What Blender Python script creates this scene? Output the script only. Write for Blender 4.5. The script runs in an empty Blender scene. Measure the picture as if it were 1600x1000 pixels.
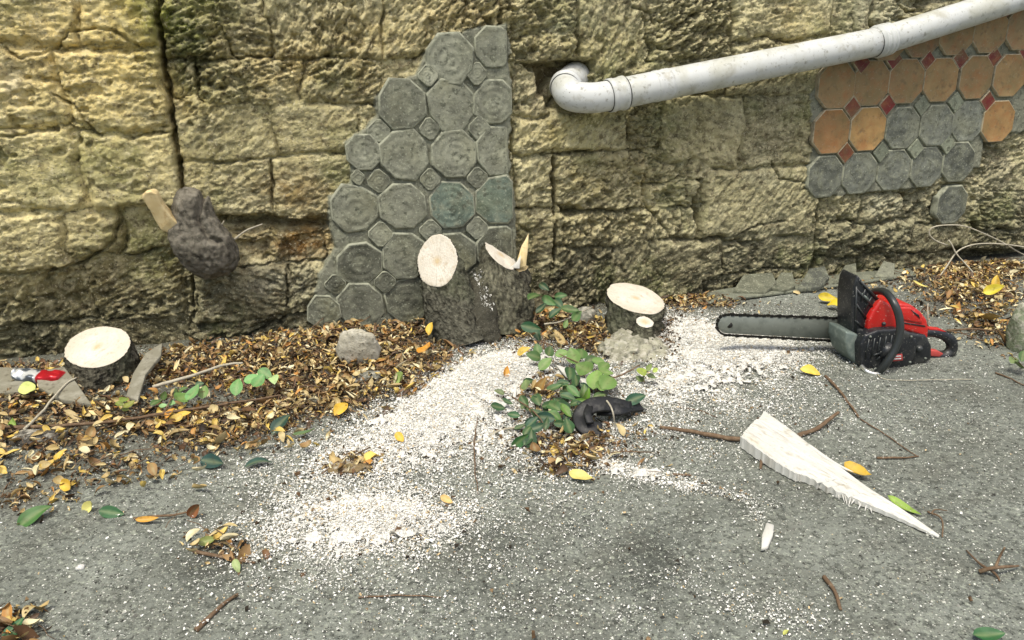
import bpy, bmesh, math, random
import numpy as np
from mathutils import Vector, Matrix
rad = math.radians
SC = bpy.context.scene
COL = SC.collection
rng = np.random.default_rng(7)
random.seed(7)

# ------------------------------------------------------------------ camera
FPX, CH, PITCH, ROLL = 1180.0, 0.85, 18.1, 1.2
cam_d = bpy.data.cameras.new('camera'); cam = bpy.data.objects.new('camera', cam_d); COL.objects.link(cam)
cam_d.sensor_width = 36; cam_d.lens = 36 * FPX / 1600; cam_d.clip_end = 400; cam_d.clip_start = 0.05
RM = Matrix.Rotation(rad(90 - PITCH), 3, 'X') @ Matrix.Rotation(rad(-ROLL), 3, 'Z')
cam.matrix_world = Matrix.Translation((0, 0, CH)) @ RM.to_4x4()
SC.camera = cam
R = np.array(RM); CP = np.array([0, 0, CH])
CR, CU, CF = R[:, 0], R[:, 1], -R[:, 2]

# ------------------------------------------------------------------ world, sun, exposure
SUN_EL, SUN_AZ = 62, -34          # azimuth: 0 = behind the camera, negative = from the left
w = bpy.data.worlds.new('World'); SC.world = w; w.use_nodes = True
nt = w.node_tree; bgn = nt.nodes['Background']
sky = nt.nodes.new('ShaderNodeTexSky'); sky.sky_type = 'NISHITA'; sky.sun_disc = False
sky.sun_elevation = rad(SUN_EL); sky.sun_rotation = rad(180 - SUN_AZ * -1)
sky.air_density = 1.0; sky.dust_density = 4.0; sky.ozone_density = 0.6
nt.links.new(sky.outputs[0], bgn.inputs[0]); bgn.inputs[1].default_value = 0.07
sd = bpy.data.lights.new('sun', 'SUN'); sd.energy = 1.5; sd.angle = rad(10); sd.color = (1, 0.94, 0.82)
so = bpy.data.objects.new('sun', sd); COL.objects.link(so)
az = rad(SUN_AZ); el = rad(SUN_EL)
sdir = Vector((math.sin(az) * math.cos(el), -math.cos(az) * math.cos(el), math.sin(el)))
so.rotation_euler = sdir.to_track_quat('Z', 'Y').to_euler(); so.location = (-3, -4, 6)
SC.view_settings.view_transform = 'Standard'; SC.view_settings.look = 'None'
SC.view_settings.gamma = 1; SC.view_settings.use_curve_mapping = False
SC.view_settings.exposure = 1.3

# ------------------------------------------------------------------ calibration helpers
def ray(px, py):
    d = R @ np.array([(px - 800) / FPX, -(py - 500) / FPX, -1.0]); return d / np.linalg.norm(d)
def G(px, py, z=0.0):
    d = ray(px, py); t = (z - CH) / d[2]; return CP + d * t
def proj(P):
    q = (np.asarray(P, float) - CP) @ R
    return 800 + FPX * q[..., 0] / -q[..., 2], 500 - FPX * q[..., 1] / -q[..., 2]
def pxm(P): return FPX / (np.dot(np.asarray(P) - CP, CF))
W0 = G(700, 503)
_u = ray(4900, 29); WU = np.array([_u[0], _u[1], 0]); WU /= np.linalg.norm(WU)
WN = np.array([WU[1], -WU[0], 0])          # out of the wall, towards the camera
WZ = np.array([0, 0, 1.0])
def WP(px, py, n=0.0):
    d = ray(px, py); o = W0 + WN * n
    t = np.dot(o - CP, WN) / np.dot(d, WN); return CP + d * t
def WSZ(px, py, n=0.0):
    P = WP(px, py, n); return np.array([np.dot(P - W0, WU), P[2]])
def wall3(s, z, n):
    return W0 + np.multiply.outer(s, WU) + np.multiply.outer(n, WN) + np.multiply.outer(z, WZ)

# ------------------------------------------------------------------ noise
_perm = np.random.default_rng(3).permutation(4096)
_grad = np.random.default_rng(4).normal(size=(4096, 3)); _grad /= np.linalg.norm(_grad, axis=1)[:, None]
_gx, _gy, _gz = (_grad[_perm] * 1.6).astype(np.float32).T.copy()
def _gn(P):
    i = np.floor(P); f = (P - i).astype(np.float32); i = i.astype(np.int64); u = f * f * f * (f * (f * 6 - 15) + 10); out = np.zeros(len(P), np.float32)
    X = (i[:, 0] * 73856093, (i[:, 0] + 1) * 73856093); Y = (i[:, 1] * 19349663, (i[:, 1] + 1) * 19349663); Z = (i[:, 2] * 83492791, (i[:, 2] + 1) * 83492791)
    fx, fy, fz = f.T; ux, uy, uz = u.T
    for a in (0, 1):
        for b in (0, 1):
            w2 = (ux if a else 1 - ux) * (uy if b else 1 - uy)
            for c in (0, 1):
                h = X[a] ^ Y[b] ^ Z[c]; h = (h ^ (h >> 13)) & 4095
                out += w2 * (uz if c else 1 - uz) * (_gx[h] * (fx - a) + _gy[h] * (fy - b) + _gz[h] * (fz - c))
    return out
def gn(P):
    P = np.asarray(P, float); sh = P.shape[:-1]; P = P.reshape(-1, 3)
    return np.concatenate([_gn(P[k:k + 16384]) for k in range(0, max(len(P), 1), 16384)]).astype(float).reshape(sh)
def fbm(P, o=4, g=0.5, l=2.03):
    P = np.asarray(P, float); s = 0; a = 1
    for k in range(o):
        s = s + a * gn(P + 13.7 * k); P = P * l; a *= g
    return s
def n2(x, y, sc, o=3, g=0.5, off=0.0):
    x = np.asarray(x, float); y = np.asarray(y, float)
    return fbm(np.stack([x * sc + off, y * sc + off * 1.7, np.full_like(x, off + .37)], -1), o, g)
def sst(a, b, x):
    t = np.clip((x - a) / (b - a), 0, 1); return t * t * (3 - 2 * t)

# ------------------------------------------------------------------ object helpers
def tag(o, label=None, cat=None, group=None, kind=None):
    if label: o['label'] = label
    if cat: o['category'] = cat
    if group: o['group'] = group
    if kind: o['kind'] = kind
    return o
def empty(name, loc, label=None, cat=None, group=None):
    o = bpy.data.objects.new(name, None); COL.objects.link(o); o.location = loc; o.empty_display_size = .1
    return tag(o, label, cat, group)
def mesh(name, V, F, mats, mi=None, smooth=True, tint=None, uv=None):
    me = bpy.data.meshes.new(name); V = np.asarray(V, float)
    if isinstance(F, np.ndarray) and F.ndim == 2:
        k = F.shape[1]; me.vertices.add(len(V)); me.vertices.foreach_set('co', V.ravel())
        me.loops.add(F.size); me.loops.foreach_set('vertex_index', F.astype(np.int32).ravel())
        me.polygons.add(len(F)); me.polygons.foreach_set('loop_start', np.arange(0, F.size, k, dtype=np.int32))
        me.update(calc_edges=True)
    else:
        me.from_pydata(V.tolist(), [], [list(map(int, f)) for f in F])
    for m in (mats if isinstance(mats, (list, tuple)) else [mats]): me.materials.append(m)
    if mi is not None: me.polygons.foreach_set('material_index', np.asarray(mi, np.int32))
    me.polygons.foreach_set('use_smooth', [smooth] * len(me.polygons))
    if tint is not None:
        t = np.ones((len(V), 4)); t[:, :3] = tint
        ca = me.color_attributes.new('tint', 'FLOAT_COLOR', 'POINT'); ca.data.foreach_set('color', t.ravel())
    if uv is not None:
        ul = me.uv_layers.new(name='UVMap'); li = np.empty(len(me.loops), np.int32); me.loops.foreach_get('vertex_index', li)
        ul.data.foreach_set('uv', np.asarray(uv)[li].ravel())
    me.update(); return me
def obj(name, V, F, mats, parent=None, center=True, **k):
    """World-space vertices; the origin is put at the piece's centre (or at its base when it is top-level)."""
    V = np.asarray(V, float)
    c = (V.min(0) + V.max(0)) / 2
    if parent is None: c[2] = V[:, 2].min()
    o = bpy.data.objects.new(name, mesh(name, V - c, F, mats, **k)); COL.objects.link(o)
    if parent is not None:
        o.parent = parent; p = parent; base = np.zeros(3)
        while p is not None: base = base + np.array(p.location); p = p.parent
        o.location = c - base
    else: o.location = c
    return o
def gridF(nu, nv, wrap=False):
    i = np.arange(nu if wrap else nu - 1); j = np.arange(nv - 1); I, J = np.meshgrid(i, j, indexing='ij')
    a = I * nv + J; b = ((I + 1) % nu) * nv + J
    return np.stack([a, b, b + 1, a + 1], -1).reshape(-1, 4)
def tube(path, r, ns=10, cap=True):
    path = np.asarray(path, float); n = len(path); r = np.broadcast_to(r, (n,)) if np.ndim(r) < 1 else np.asarray(r)
    T = np.gradient(path, axis=0); T /= np.linalg.norm(T, axis=1)[:, None] + 1e-9
    up = np.array([0, 0, 1.0]) if abs(T[0][2]) < .9 else np.array([1.0, 0, 0])
    V = []; a = np.linspace(0, 2 * np.pi, ns, endpoint=False); x = np.cross(up, T[0]); x /= np.linalg.norm(x)
    for k in range(n):
        x = x - T[k] * np.dot(x, T[k]); x /= np.linalg.norm(x); y = np.cross(T[k], x)
        V.append(path[k] + r[k] * (np.outer(np.cos(a), x) + np.outer(np.sin(a), y)))
    V = np.concatenate(V); F = []
    for k in range(n - 1):
        for j in range(ns):
            F.append((k * ns + j, k * ns + (j + 1) % ns, (k + 1) * ns + (j + 1) % ns, (k + 1) * ns + j))
    if cap: F.append(tuple(range(ns))[::-1]); F.append(tuple((n - 1) * ns + j for j in range(ns)))
    return V, F
def smooth_path(pts, n=40):
    pts = np.asarray(pts, float); m = len(pts); out = []
    P = np.vstack([2 * pts[0] - pts[1], pts, 2 * pts[-1] - pts[-2]])
    for q in np.linspace(0, m - 1.0001, n):
        i = int(q); t = q - i; p0, p1, p2, p3 = P[i], P[i + 1], P[i + 2], P[i + 3]
        out.append(.5 * ((2 * p1) + (p2 - p0) * t + (2 * p0 - 5 * p1 + 4 * p2 - p3) * t * t + (3 * p1 - p0 - 3 * p2 + p3) * t ** 3))
    return np.array(out)
def join(parts):
    V = []; F = []; MI = []; n = 0
    for i, (v, f) in enumerate(parts):
        V.append(np.asarray(v)); F += [tuple(int(q) + n for q in ff) for ff in f]; MI += [i] * len(f); n += len(v)
    return np.concatenate(V), F, MI
def ext(P, dirv, thick, bev=0.0, seg=2):
    """P: Nx3 outline (planar), extruded along dirv; bevelled."""
    bm = bmesh.new(); P = np.asarray(P); d = np.asarray(dirv) * thick
    vs = [bm.verts.new(p) for p in P]; f = bm.faces.new(vs)
    e = bmesh.ops.extrude_face_region(bm, geom=[f]); bmesh.ops.translate(bm, vec=d, verts=[v for v in e['geom'] if isinstance(v, bmesh.types.BMVert)])
    bmesh.ops.recalc_face_normals(bm, faces=bm.faces)
    if bev: bmesh.ops.bevel(bm, geom=list(bm.edges), offset=bev, segments=seg, profile=.6, affect='EDGES', clamp_overlap=True)
    bmesh.ops.triangulate(bm, faces=[f for f in bm.faces if len(f.verts) > 4])
    bm.verts.index_update(); V = [tuple(v.co) for v in bm.verts]; F = [tuple(v.index for v in f.verts) for f in bm.faces]
    bm.free(); return np.array(V), F
def ico(sub=3):
    bm = bmesh.new(); bmesh.ops.create_icosphere(bm, subdivisions=sub, radius=1)
    V = np.array([v.co[:] for v in bm.verts]); F = [tuple(v.index for v in f.verts) for f in bm.faces]; bm.free(); return V, F

# ------------------------------------------------------------------ materials
def mat(name, base=(.5, .5, .5), rough=.8, tint=False, var=(), bump=(), spec=.3, metal=0.0, sub=0.0, coat=0.0, coords='pos'):
    """var: (scale, detail, colour, lo, hi[, distortion]) mixes; bump: (scale, detail, strength, dist)"""
    m = bpy.data.materials.new(name); m.use_nodes = True; t = m.node_tree; N = t.nodes; L = t.links
    b = N['Principled BSDF']; b.inputs['Roughness'].default_value = rough; b.inputs['Specular IOR Level'].default_value = spec
    b.inputs['Metallic'].default_value = metal; b.inputs['Coat Weight'].default_value = coat
    if coords == 'pos': pos = N.new('ShaderNodeNewGeometry').outputs['Position']
    elif coords == 'obj': pos = N.new('ShaderNodeTexCoord').outputs['Object']
    else: pos = N.new('ShaderNodeTexCoord').outputs['UV']
    if tint:
        a = N.new('ShaderNodeAttribute'); a.attribute_name = 'tint'; c = a.outputs['Color']
    else:
        rg = N.new('ShaderNodeRGB'); rg.outputs[0].default_value = (*base, 1); c = rg.outputs[0]
    for v in var:
        sc, det, colr, lo, hi = v[:5]; kind = v[5] if len(v) > 5 else 'MIX'
        n = N.new('ShaderNodeTexNoise'); n.inputs['Scale'].default_value = sc; n.inputs['Detail'].default_value = det; n.inputs['Roughness'].default_value = .6
        L.new(pos, n.inputs['Vector'])
        r = N.new('ShaderNodeMapRange'); r.inputs[1].default_value = lo; r.inputs[2].default_value = hi; r.inputs[4].default_value = v[6] if len(v) > 6 else 1.0
        L.new(n.outputs[0], r.inputs[0])
        mx = N.new('ShaderNodeMix'); mx.data_type = 'RGBA'; mx.blend_type = kind; L.new(r.outputs[0], mx.inputs[0]); L.new(c, mx.inputs[6])
        mx.inputs[7].default_value = (*colr, 1); c = mx.outputs[2]
    L.new(c, b.inputs['Base Color'])
    nrm = None
    for (sc, det, st, di) in bump:
        n = N.new('ShaderNodeTexNoise'); n.inputs['Scale'].default_value = sc; n.inputs['Detail'].default_value = det; n.inputs['Roughness'].default_value = .65
        L.new(pos, n.inputs['Vector'])
        bp = N.new('ShaderNodeBump'); bp.inputs['Strength'].default_value = st; bp.inputs['Distance'].default_value = di
        L.new(n.outputs[0], bp.inputs['Height'])
        if nrm: L.new(nrm, bp.inputs['Normal'])
        nrm = bp.outputs[0]
    if nrm: L.new(nrm, b.inputs['Normal'])
    return m
def rings(m, scale, amt, colr, bumpd=0.0):
    """adds growth rings (UV space, metres from the pith) on top of a material's colour"""
    t = m.node_tree; N = t.nodes; L = t.links; b = N['Principled BSDF']; src = b.inputs['Base Color'].links[0].from_socket
    uv = N.new('ShaderNodeTexCoord'); wv = N.new('ShaderNodeTexWave'); wv.wave_type = 'RINGS'; wv.rings_direction = 'Z'
    wv.inputs['Scale'].default_value = scale; wv.inputs['Distortion'].default_value = 1.6; wv.inputs['Detail'].default_value = 2; wv.inputs['Detail Scale'].default_value = 6
    L.new(uv.outputs['UV'], wv.inputs['Vector'])
    r = N.new('ShaderNodeMapRange'); r.inputs[1].default_value = .45; r.inputs[2].default_value = 1; r.inputs[4].default_value = amt; L.new(wv.outputs[0], r.inputs[0])
    mx = N.new('ShaderNodeMix'); mx.data_type = 'RGBA'; L.new(r.outputs[0], mx.inputs[0]); L.new(src, mx.inputs[6]); mx.inputs[7].default_value = (*colr, 1)
    L.new(mx.outputs[2], b.inputs['Base Color'])
    ln = N.new('ShaderNodeVectorMath'); ln.operation = 'LENGTH'; L.new(uv.outputs['UV'], ln.inputs[0])
    for (a_, b_, cc, am) in ((.022, .004, (.50, .36, .16), .65), (.055, .10, (.50, .44, .32), .4)):
        r2 = N.new('ShaderNodeMapRange'); r2.inputs[1].default_value = a_; r2.inputs[2].default_value = b_; r2.inputs[4].default_value = am; L.new(ln.outputs['Value'], r2.inputs[0])
        m2 = N.new('ShaderNodeMix'); m2.data_type = 'RGBA'; L.new(r2.outputs[0], m2.inputs[0]); L.new(mx.outputs[2], m2.inputs[6]); m2.inputs[7].default_value = (*cc, 1); L.new(m2.outputs[2], b.inputs['Base Color']); mx = m2
    w2 = N.new('ShaderNodeTexWave'); w2.inputs['Scale'].default_value = 38; w2.inputs['Distortion'].default_value = 7; w2.inputs['Detail'].default_value = 2
    L.new(uv.outputs['UV'], w2.inputs['Vector'])
    bp = N.new('ShaderNodeBump'); bp.inputs['Strength'].default_value = .22; bp.inputs['Distance'].default_value = .002; L.new(w2.outputs[0], bp.inputs['Height'])
    if b.inputs['Normal'].links: L.new(b.inputs['Normal'].links[0].from_socket, bp.inputs['Normal'])
    L.new(bp.outputs[0], b.inputs['Normal'])
    return m

M_stone = mat('weathered_limestone', rough=.95, tint=True, spec=.1,
    var=[(26, 6, (.62, .56, .34), .50, .72, 'MIX', .62), (38, 5, (.070, .052, .028), .52, .68, 'MIX', .70), (110, 4, (.040, .032, .020), .57, .70, 'MIX', .7), (140, 3, (.78, .72, .50), .58, .70, 'MIX', .55)],
    bump=[(55, 6, .9, .012), (170, 4, .7, .004)])
M_cement = mat('grey_cement', rough=.9, tint=True, spec=.15,
    var=[(30, 5, (.30, .31, .22), .48, .70, 'MIX', .65), (60, 5, (.05, .055, .04), .52, .66, 'MIX', .7), (150, 4, (.42, .44, .33), .57, .70, 'MIX', .7)],
    bump=[(70, 5, .6, .005), (240, 3, .5, .002)])
M_rimc = mat('worn_lit_cement_rim', (.30, .31, .23), .9, var=[(40, 4, (.13, .135, .10), .45, .62, 'MIX', .9)], bump=[(120, 3, .4, .002)])  # worn tile rims, paler so that edge highlights sit in the colour
M_terra = mat('terracotta_glaze', rough=.5, tint=True, spec=.3,
    var=[(9, 5, (.17, .14, .06), .42, .72, 'MIX', .75), (26, 5, (.30, .12, .04), .48, .7, 'MIX', .55), (45, 5, (.10, .075, .04), .54, .72, 'MIX', .6), (120, 4, (.34, .33, .26), .60, .72, 'MIX', .5)], bump=[(90, 3, .15, .001)])
M_bisque = mat('pale_tile_edge', (.40, .35, .24), .9, var=[(60, 3, (.22, .19, .12), .45, .7)])
M_pvc = mat('white_pvc', (.55, .57, .55), .45, spec=.4, var=[(7, 5, (.40, .40, .31), .46, .72, 'MIX', .85), (18, 6, (.26, .24, .16), .55, .72, 'MIX', .6), (55, 5, (.17, .16, .11), .58, .70, 'MIX', .65), (160, 2, (.08, .07, .05), .68, .74, 'MIX', .7)], bump=[(120, 3, .1, .0008)])
M_bark = mat('grey_bark', rough=.95, tint=True, spec=.08, var=[(45, 5, (.024, .022, .016), .48, .66, 'MIX', .75), (90, 4, (.20, .195, .15), .57, .72, 'MIX', .6), (260, 2, (.30, .29, .23), .62, .7, 'MIX', .5)], bump=[(80, 5, 1, .008), (230, 4, .7, .003)])
M_cut = rings(mat('fresh_cut_wood', (.60, .565, .48), .85, spec=.08, coords='uv', var=[(14, 4, (.72, .70, .62), .4, .7, 'MIX', .8), (40, 5, (.44, .33, .19), .54, .72, 'MIX', .65), (110, 4, (.36, .27, .16), .58, .70, 'MIX', .6)], bump=[(140, 4, .8, .003)]), 26, .12, (.50, .40, .26))
M_wood = mat('split_white_wood', (.56, .56, .51), .85, spec=.1, var=[(20, 4, (.63, .62, .58), .4, .7, 'MIX', .8), (120, 4, (.34, .30, .22), .60, .75, 'MIX', .5)], bump=[(160, 4, .5, .0015)])
M_grain = mat('fibrous_white_wood', (.56, .56, .51), .85, spec=.1, coords='uv', var=[(90, 4, (.64, .64, .60), .4, .6, 'MIX', .8), (180, 5, (.36, .33, .25), .52, .66, 'MIX', .7), (420, 3, (.20, .17, .11), .60, .70, 'MIX', .5), (60, 5, (.50, .43, .28), .55, .75, 'MIX', .5)], bump=[(90, 5, .9, .004), (260, 3, .7, .002)])
M_ywood = mat('yellow_wood', (.66, .52, .26), .7, var=[(30, 5, (.72, .60, .34), .4, .7), (55, 4, (.42, .24, .08), .56, .72, 'MIX', .6)], bump=[(110, 4, .4, .002)])
M_leaf = mat('leaf_skin', rough=.55, tint=True, spec=.35, coords='pos', var=[(60, 3, (.05, .035, .015), .56, .75, 'MIX', .45)], bump=[(120, 2, .3, .002)])
M_soil = M_ground = mat('worn_asphalt', rough=.92, tint=True, spec=.2,
    var=[(60, 4, (.045, .05, .042), .50, .64, 'MIX', .75), (95, 3, (.33, .36, .29), .555, .68, 'MIX', .75), (210, 3, (.48, .51, .43), .60, .70, 'MIX', .7), (170, 3, (.022, .024, .022), .59, .66, 'MIX', .8), (3, 4, (.10, .105, .085), .45, .7, 'MIX', .35)],
    bump=[(75, 4, .8, .006), (220, 3, .6, .002)])
M_dust = mat('sawdust', (.70, .69, .62), .95, spec=.05, var=[(120, 4, (.84, .84, .79), .42, .60), (90, 4, (.26, .25, .19), .57, .68, 'MIX', .75), (260, 3, (.2, .19, .15), .60, .68, 'MIX', .7)], bump=[(150, 4, 1, .006), (320, 2, .8, .003)])
M_chip = mat('wood_chips', rough=.85, tint=True, spec=.1)
M_grit = mat('stone_grit', rough=.9, tint=True, spec=.2)
M_twig = mat('dry_twig', (.13, .085, .05), .9, var=[(80, 4, (.26, .19, .12), .5, .7, 'MIX', .7)], bump=[(200, 3, .5, .001)])
M_palevine = mat('pale_vine', (.42, .39, .30), .8, var=[(60, 4, (.22, .19, .13), .5, .7, 'MIX', .7)])
M_blackpl = mat('black_plastic', (.010, .012, .015), .42, spec=.5, var=[(25, 5, (.10, .10, .085), .50, .75, 'MIX', .45), (190, 3, (.5, .49, .42), .63, .70, 'MIX', .6)], bump=[(150, 2, .15, .001)])
M_redpl = mat('red_plastic', (.50, .014, .010), .42, spec=.5, coat=.2, var=[(25, 5, (.38, .05, .03), .50, .72, 'MIX', .6), (60, 5, (.10, .02, .015), .60, .74, 'MIX', .5), (200, 3, (.6, .5, .4), .64, .70, 'MIX', .6)], bump=[(100, 2, .08, .001)])
M_steel = mat('worn_bar_steel', (.20, .22, .19), .5, metal=.35, var=[(30, 5, (.12, .135, .115), .45, .7, 'MIX', .8), (130, 4, (.34, .35, .31), .62, .72, 'MIX', .5)], bump=[(200, 3, .2, .0006)])
M_chain = mat('oily_chain', (.02, .02, .018), .5, metal=.5)
M_alloy = mat('dusty_alloy', (.16, .20, .18), .6, metal=.3, var=[(60, 5, (.32, .36, .31), .5, .7, 'MIX', .7)], bump=[(120, 3, .4, .002)])
M_tubeh = mat('handle_rubber', (.022, .026, .026), .38, spec=.55)
M_shine = mat('bright_metal', (.75, .76, .72), .3, metal=.9)
M_label = mat('faded_red_label', (.45, .07, .06), .5)
M_white = mat('white_plastic', (.75, .75, .72), .45)
M_rubber = mat('black_rubber', (.012, .013, .014), .55, spec=.4, var=[(50, 4, (.10, .10, .09), .56, .72, 'MIX', .5)], bump=[(60, 4, .4, .003)])
M_rock = mat('pale_rock', rough=.95, tint=True, spec=.1, var=[(50, 5, (.52, .50, .42), .48, .66, 'MIX', .8), (90, 4, (.09, .08, .06), .56, .68, 'MIX', .7)], bump=[(90, 5, .9, .006)])
M_board = mat('old_grey_board', (.20, .19, .14), .9, var=[(25, 5, (.32, .31, .25), .48, .7, 'MIX', .8), (70, 4, (.07, .06, .04), .55, .7, 'MIX', .6)], bump=[(90, 4, .5, .002)])

# ------------------------------------------------------------------ ground
def wdist(x, y): return (x - W0[0]) * WN[0] + (y - W0[1]) * WN[1]
def gz(x, y):
    x = np.asarray(x, float); y = np.asarray(y, float); d = wdist(x, y)
    px, py = proj(np.stack([x, y, np.zeros_like(x)], -1))
    bank = sst(.55, .0, d) * (.030 * sst(760, 500, px))
    return bank + .006 * n2(x, y, 2.2, 3) + .0022 * n2(x, y, 22, 2)
def gauss(px, py, L_):
    s = np.zeros(np.shape(px))
    for (cx, cy, rx, ry, a, wgt) in L_:
        c, q = math.cos(rad(a)), math.sin(rad(a)); dx = px - cx; dy = py - cy
        u = (dx * c + dy * q) / rx; v = (-dx * q + dy * c) / ry; s = s + wgt * np.exp(-(u * u + v * v))
    return s
DUST = [(715, 625, 125, 42, -22, 1.25), (770, 580, 60, 25, -10, .9), (600, 815, 105, 34, -4, 1.05), (500, 815, 130, 48, 0, .5), (620, 700, 170, 38, -10, .55),
        (1130, 560, 100, 44, 5, 1.1), (1090, 520, 60, 22, 20, .8), (1190, 545, 110, 26, 0, .5), (1040, 610, 80, 26, 0, .5), (900, 590, 120, 26, 0, .45),
        (985, 738, 80, 10, 10, .6), (1090, 765, 90, 8, 12, .45), (1175, 800, 30, 8, 50, .4), (850, 690, 200, 50, 0, .35), (560, 870, 200, 40, 0, .22), (1180, 950, 140, 30, 20, .14), (700, 760, 250, 80, 0, .16), (800, 950, 500, 60, 0, .06), (430, 905, 80, 40, 0, .16), (1160, 650, 200, 50, 0, .16)]
LIT = [(200, 592, 260, 14, -4, 1.1), (30, 600, 80, 16, 0, .8), (380, 565, 120, 14, -6, 1.0), (60, 690, 120, 40, 0, .48), (230, 655, 160, 28, 0, .70), (150, 742, 120, 22, -8, .34), (330, 685, 120, 24, -10, .46), (430, 640, 120, 26, -12, 1.1), (560, 600, 90, 34, -10, 1.2),
       (520, 555, 90, 28, 0, 1.3), (640, 545, 50, 36, 0, 1.3), (400, 590, 130, 26, 0, 1.0), (850, 500, 70, 32, 0, 1.0), (930, 530, 50, 24, 0, .9), (1095, 472, 55, 11, 0, 1.1), (1520, 462, 80, 24, 0, .65),
       (1545, 515, 60, 20, 20, .6), (1540, 424, 80, 12, 0, 1.6), (1420, 440, 70, 9, 0, .4), (548, 728, 36, 14, 0, .9), (350, 862, 48, 16, 12, .55), (905, 700, 70, 26, 0, .75), (890, 735, 50, 10, 0, .4), (30, 985, 40, 24, 0, .7), (20, 775, 60, 26, 0, .5), (1270, 445, 60, 8, 0, .4), (850, 620, 70, 34, 0, .4), (100, 640, 120, 20, 0, .8)]
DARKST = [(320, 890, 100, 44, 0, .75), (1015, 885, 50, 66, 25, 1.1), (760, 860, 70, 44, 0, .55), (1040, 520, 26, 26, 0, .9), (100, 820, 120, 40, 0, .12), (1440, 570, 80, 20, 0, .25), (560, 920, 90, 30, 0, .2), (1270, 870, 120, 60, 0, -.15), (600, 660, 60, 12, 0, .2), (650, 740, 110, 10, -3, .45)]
def ground_tint(X, Y, px, py):
    n = len(X); c = np.tile(np.array([.172, .186, .160]), (n, 1)) * (1 + .22 * n2(X, Y, 2.5, 4, .6) + .16 * n2(X, Y, 16, 3, .6))[:, None]; cr_ = sst(.06, .0, np.abs(n2(X, Y, 2.1, 4, .55, off=44))) * sst(.1, .5, n2(X, Y, 1.1, 2, off=71)); c *= (1 - .55 * cr_)[:, None]
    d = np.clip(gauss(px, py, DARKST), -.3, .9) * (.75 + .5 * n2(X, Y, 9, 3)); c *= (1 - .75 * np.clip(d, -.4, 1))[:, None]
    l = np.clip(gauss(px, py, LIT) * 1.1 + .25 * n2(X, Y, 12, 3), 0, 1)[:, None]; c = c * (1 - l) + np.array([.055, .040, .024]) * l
    u = np.clip(gauss(px, py, DUST) + .25 * n2(X, Y, 14, 3) - .15, 0, 1)[:, None] * .55; c = c * (1 - u) + np.array([.45, .45, .38]) * u
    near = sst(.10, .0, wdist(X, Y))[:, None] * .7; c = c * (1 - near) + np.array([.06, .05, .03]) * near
    return np.clip(c, .01, .9)
def build_ground():
    x = np.concatenate([[-60, -20, -8, -4], np.arange(-2.6, 3.4, .0125), [4, 6, 10, 25, 60]]); y = np.concatenate([[-40, -12, -4, -1, 0, .4], np.arange(.7, 3.9, .0125), [4.4, 6, 12, 40]])
    X, Y = np.meshgrid(x, y, indexing='ij'); X1 = X.ravel(); Y1 = Y.ravel(); Z = gz(X1, Y1)
    inn = (np.abs(X1 - .4) < 3) & (Y1 > .65) & (Y1 < 3.95); Z = np.where(inn, Z, 0)
    px, py = proj(np.stack([X1, np.maximum(Y1, .6), Z], -1)); px = np.where(Y1 > .5, px, -3000)
    f = gridF(len(x), len(y))
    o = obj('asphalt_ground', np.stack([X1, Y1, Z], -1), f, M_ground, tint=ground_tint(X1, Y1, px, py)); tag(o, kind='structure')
    # sawdust lying in drifts: own thin relief where it is thick enough to cover
    x = np.arange(-1.3, 1.7, .007); y = np.arange(1.0, 2.75, .007); X, Y = np.meshgrid(x, y, indexing='ij'); X1 = X.ravel(); Y1 = Y.ravel(); z = gz(X1, Y1)
    px, py = proj(np.stack([X1, Y1, z], -1)); d = gauss(px, py, DUST) - .68 + .62 * n2(X1, Y1, 34, 4, .7)
    z = z + .004 + .020 * np.clip(d, 0, .8) + .004 * n2(X1, Y1, 70, 2) * (d > 0)
    f = gridF(len(x), len(y)); f = f[(d[f] > 0).all(1)]
    u, inv = np.unique(f, return_inverse=True); o = obj('sawdust_layer', np.stack([X1, Y1, z], -1)[u], inv.reshape(-1, 4), M_dust)
    tag(o, 'pale sawdust lying in drifts on the asphalt round the stumps', 'sawdust', kind='stuff')
build_ground()

import time; T0_ = time.time()
def tick(n): pass
def scatter(n, dens, lo=(-1.7, .95), hi=(2.4, 3.3), seed=1, thr=None):
    r = np.random.default_rng(seed); out = []
    tot = 0
    while tot < n:
        x = r.uniform(lo[0], hi[0], n * 3); y = r.uniform(lo[1], hi[1], n * 3)
        px, py = proj(np.stack([x, y, 0 * x], -1)); ok = (px > -40) & (px < 1640) & (py < 1040) & (wdist(x, y) > .012)
        d = dens(px, py, x, y); ok &= r.uniform(0, 1, n * 3) < d
        out.append(np.stack([x[ok], y[ok]], -1)); tot += ok.sum()
        if ok.sum() == 0: break
    return np.concatenate(out)[:n]
def frames(n, r, tilt=.35):
    yaw = r.uniform(0, 2 * np.pi, n); nx = r.normal(0, tilt, n); ny = r.normal(0, tilt, n)
    N = np.stack([nx, ny, np.ones(n)], -1); N /= np.linalg.norm(N, axis=1)[:, None]
    A = np.stack([np.cos(yaw), np.sin(yaw), 0 * yaw], -1); A -= N * (A * N).sum(1)[:, None]; A /= np.linalg.norm(A, axis=1)[:, None]
    return A, np.cross(N, A), N
def inst(template, F, pos, A, B, N, sx, sy, sz):
    V = pos[:, None] + template[None, :, 0, None] * (A * sx[:, None])[:, None] + template[None, :, 1, None] * (B * sy[:, None])[:, None] + template[None, :, 2, None] * (N * sz[:, None])[:, None]
    n, m = len(pos), len(template); FF = (np.asarray(F)[None] + (np.arange(n) * m)[:, None, None]).reshape(-1, len(F[0]))
    return V.reshape(-1, 3), FF, m

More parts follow.
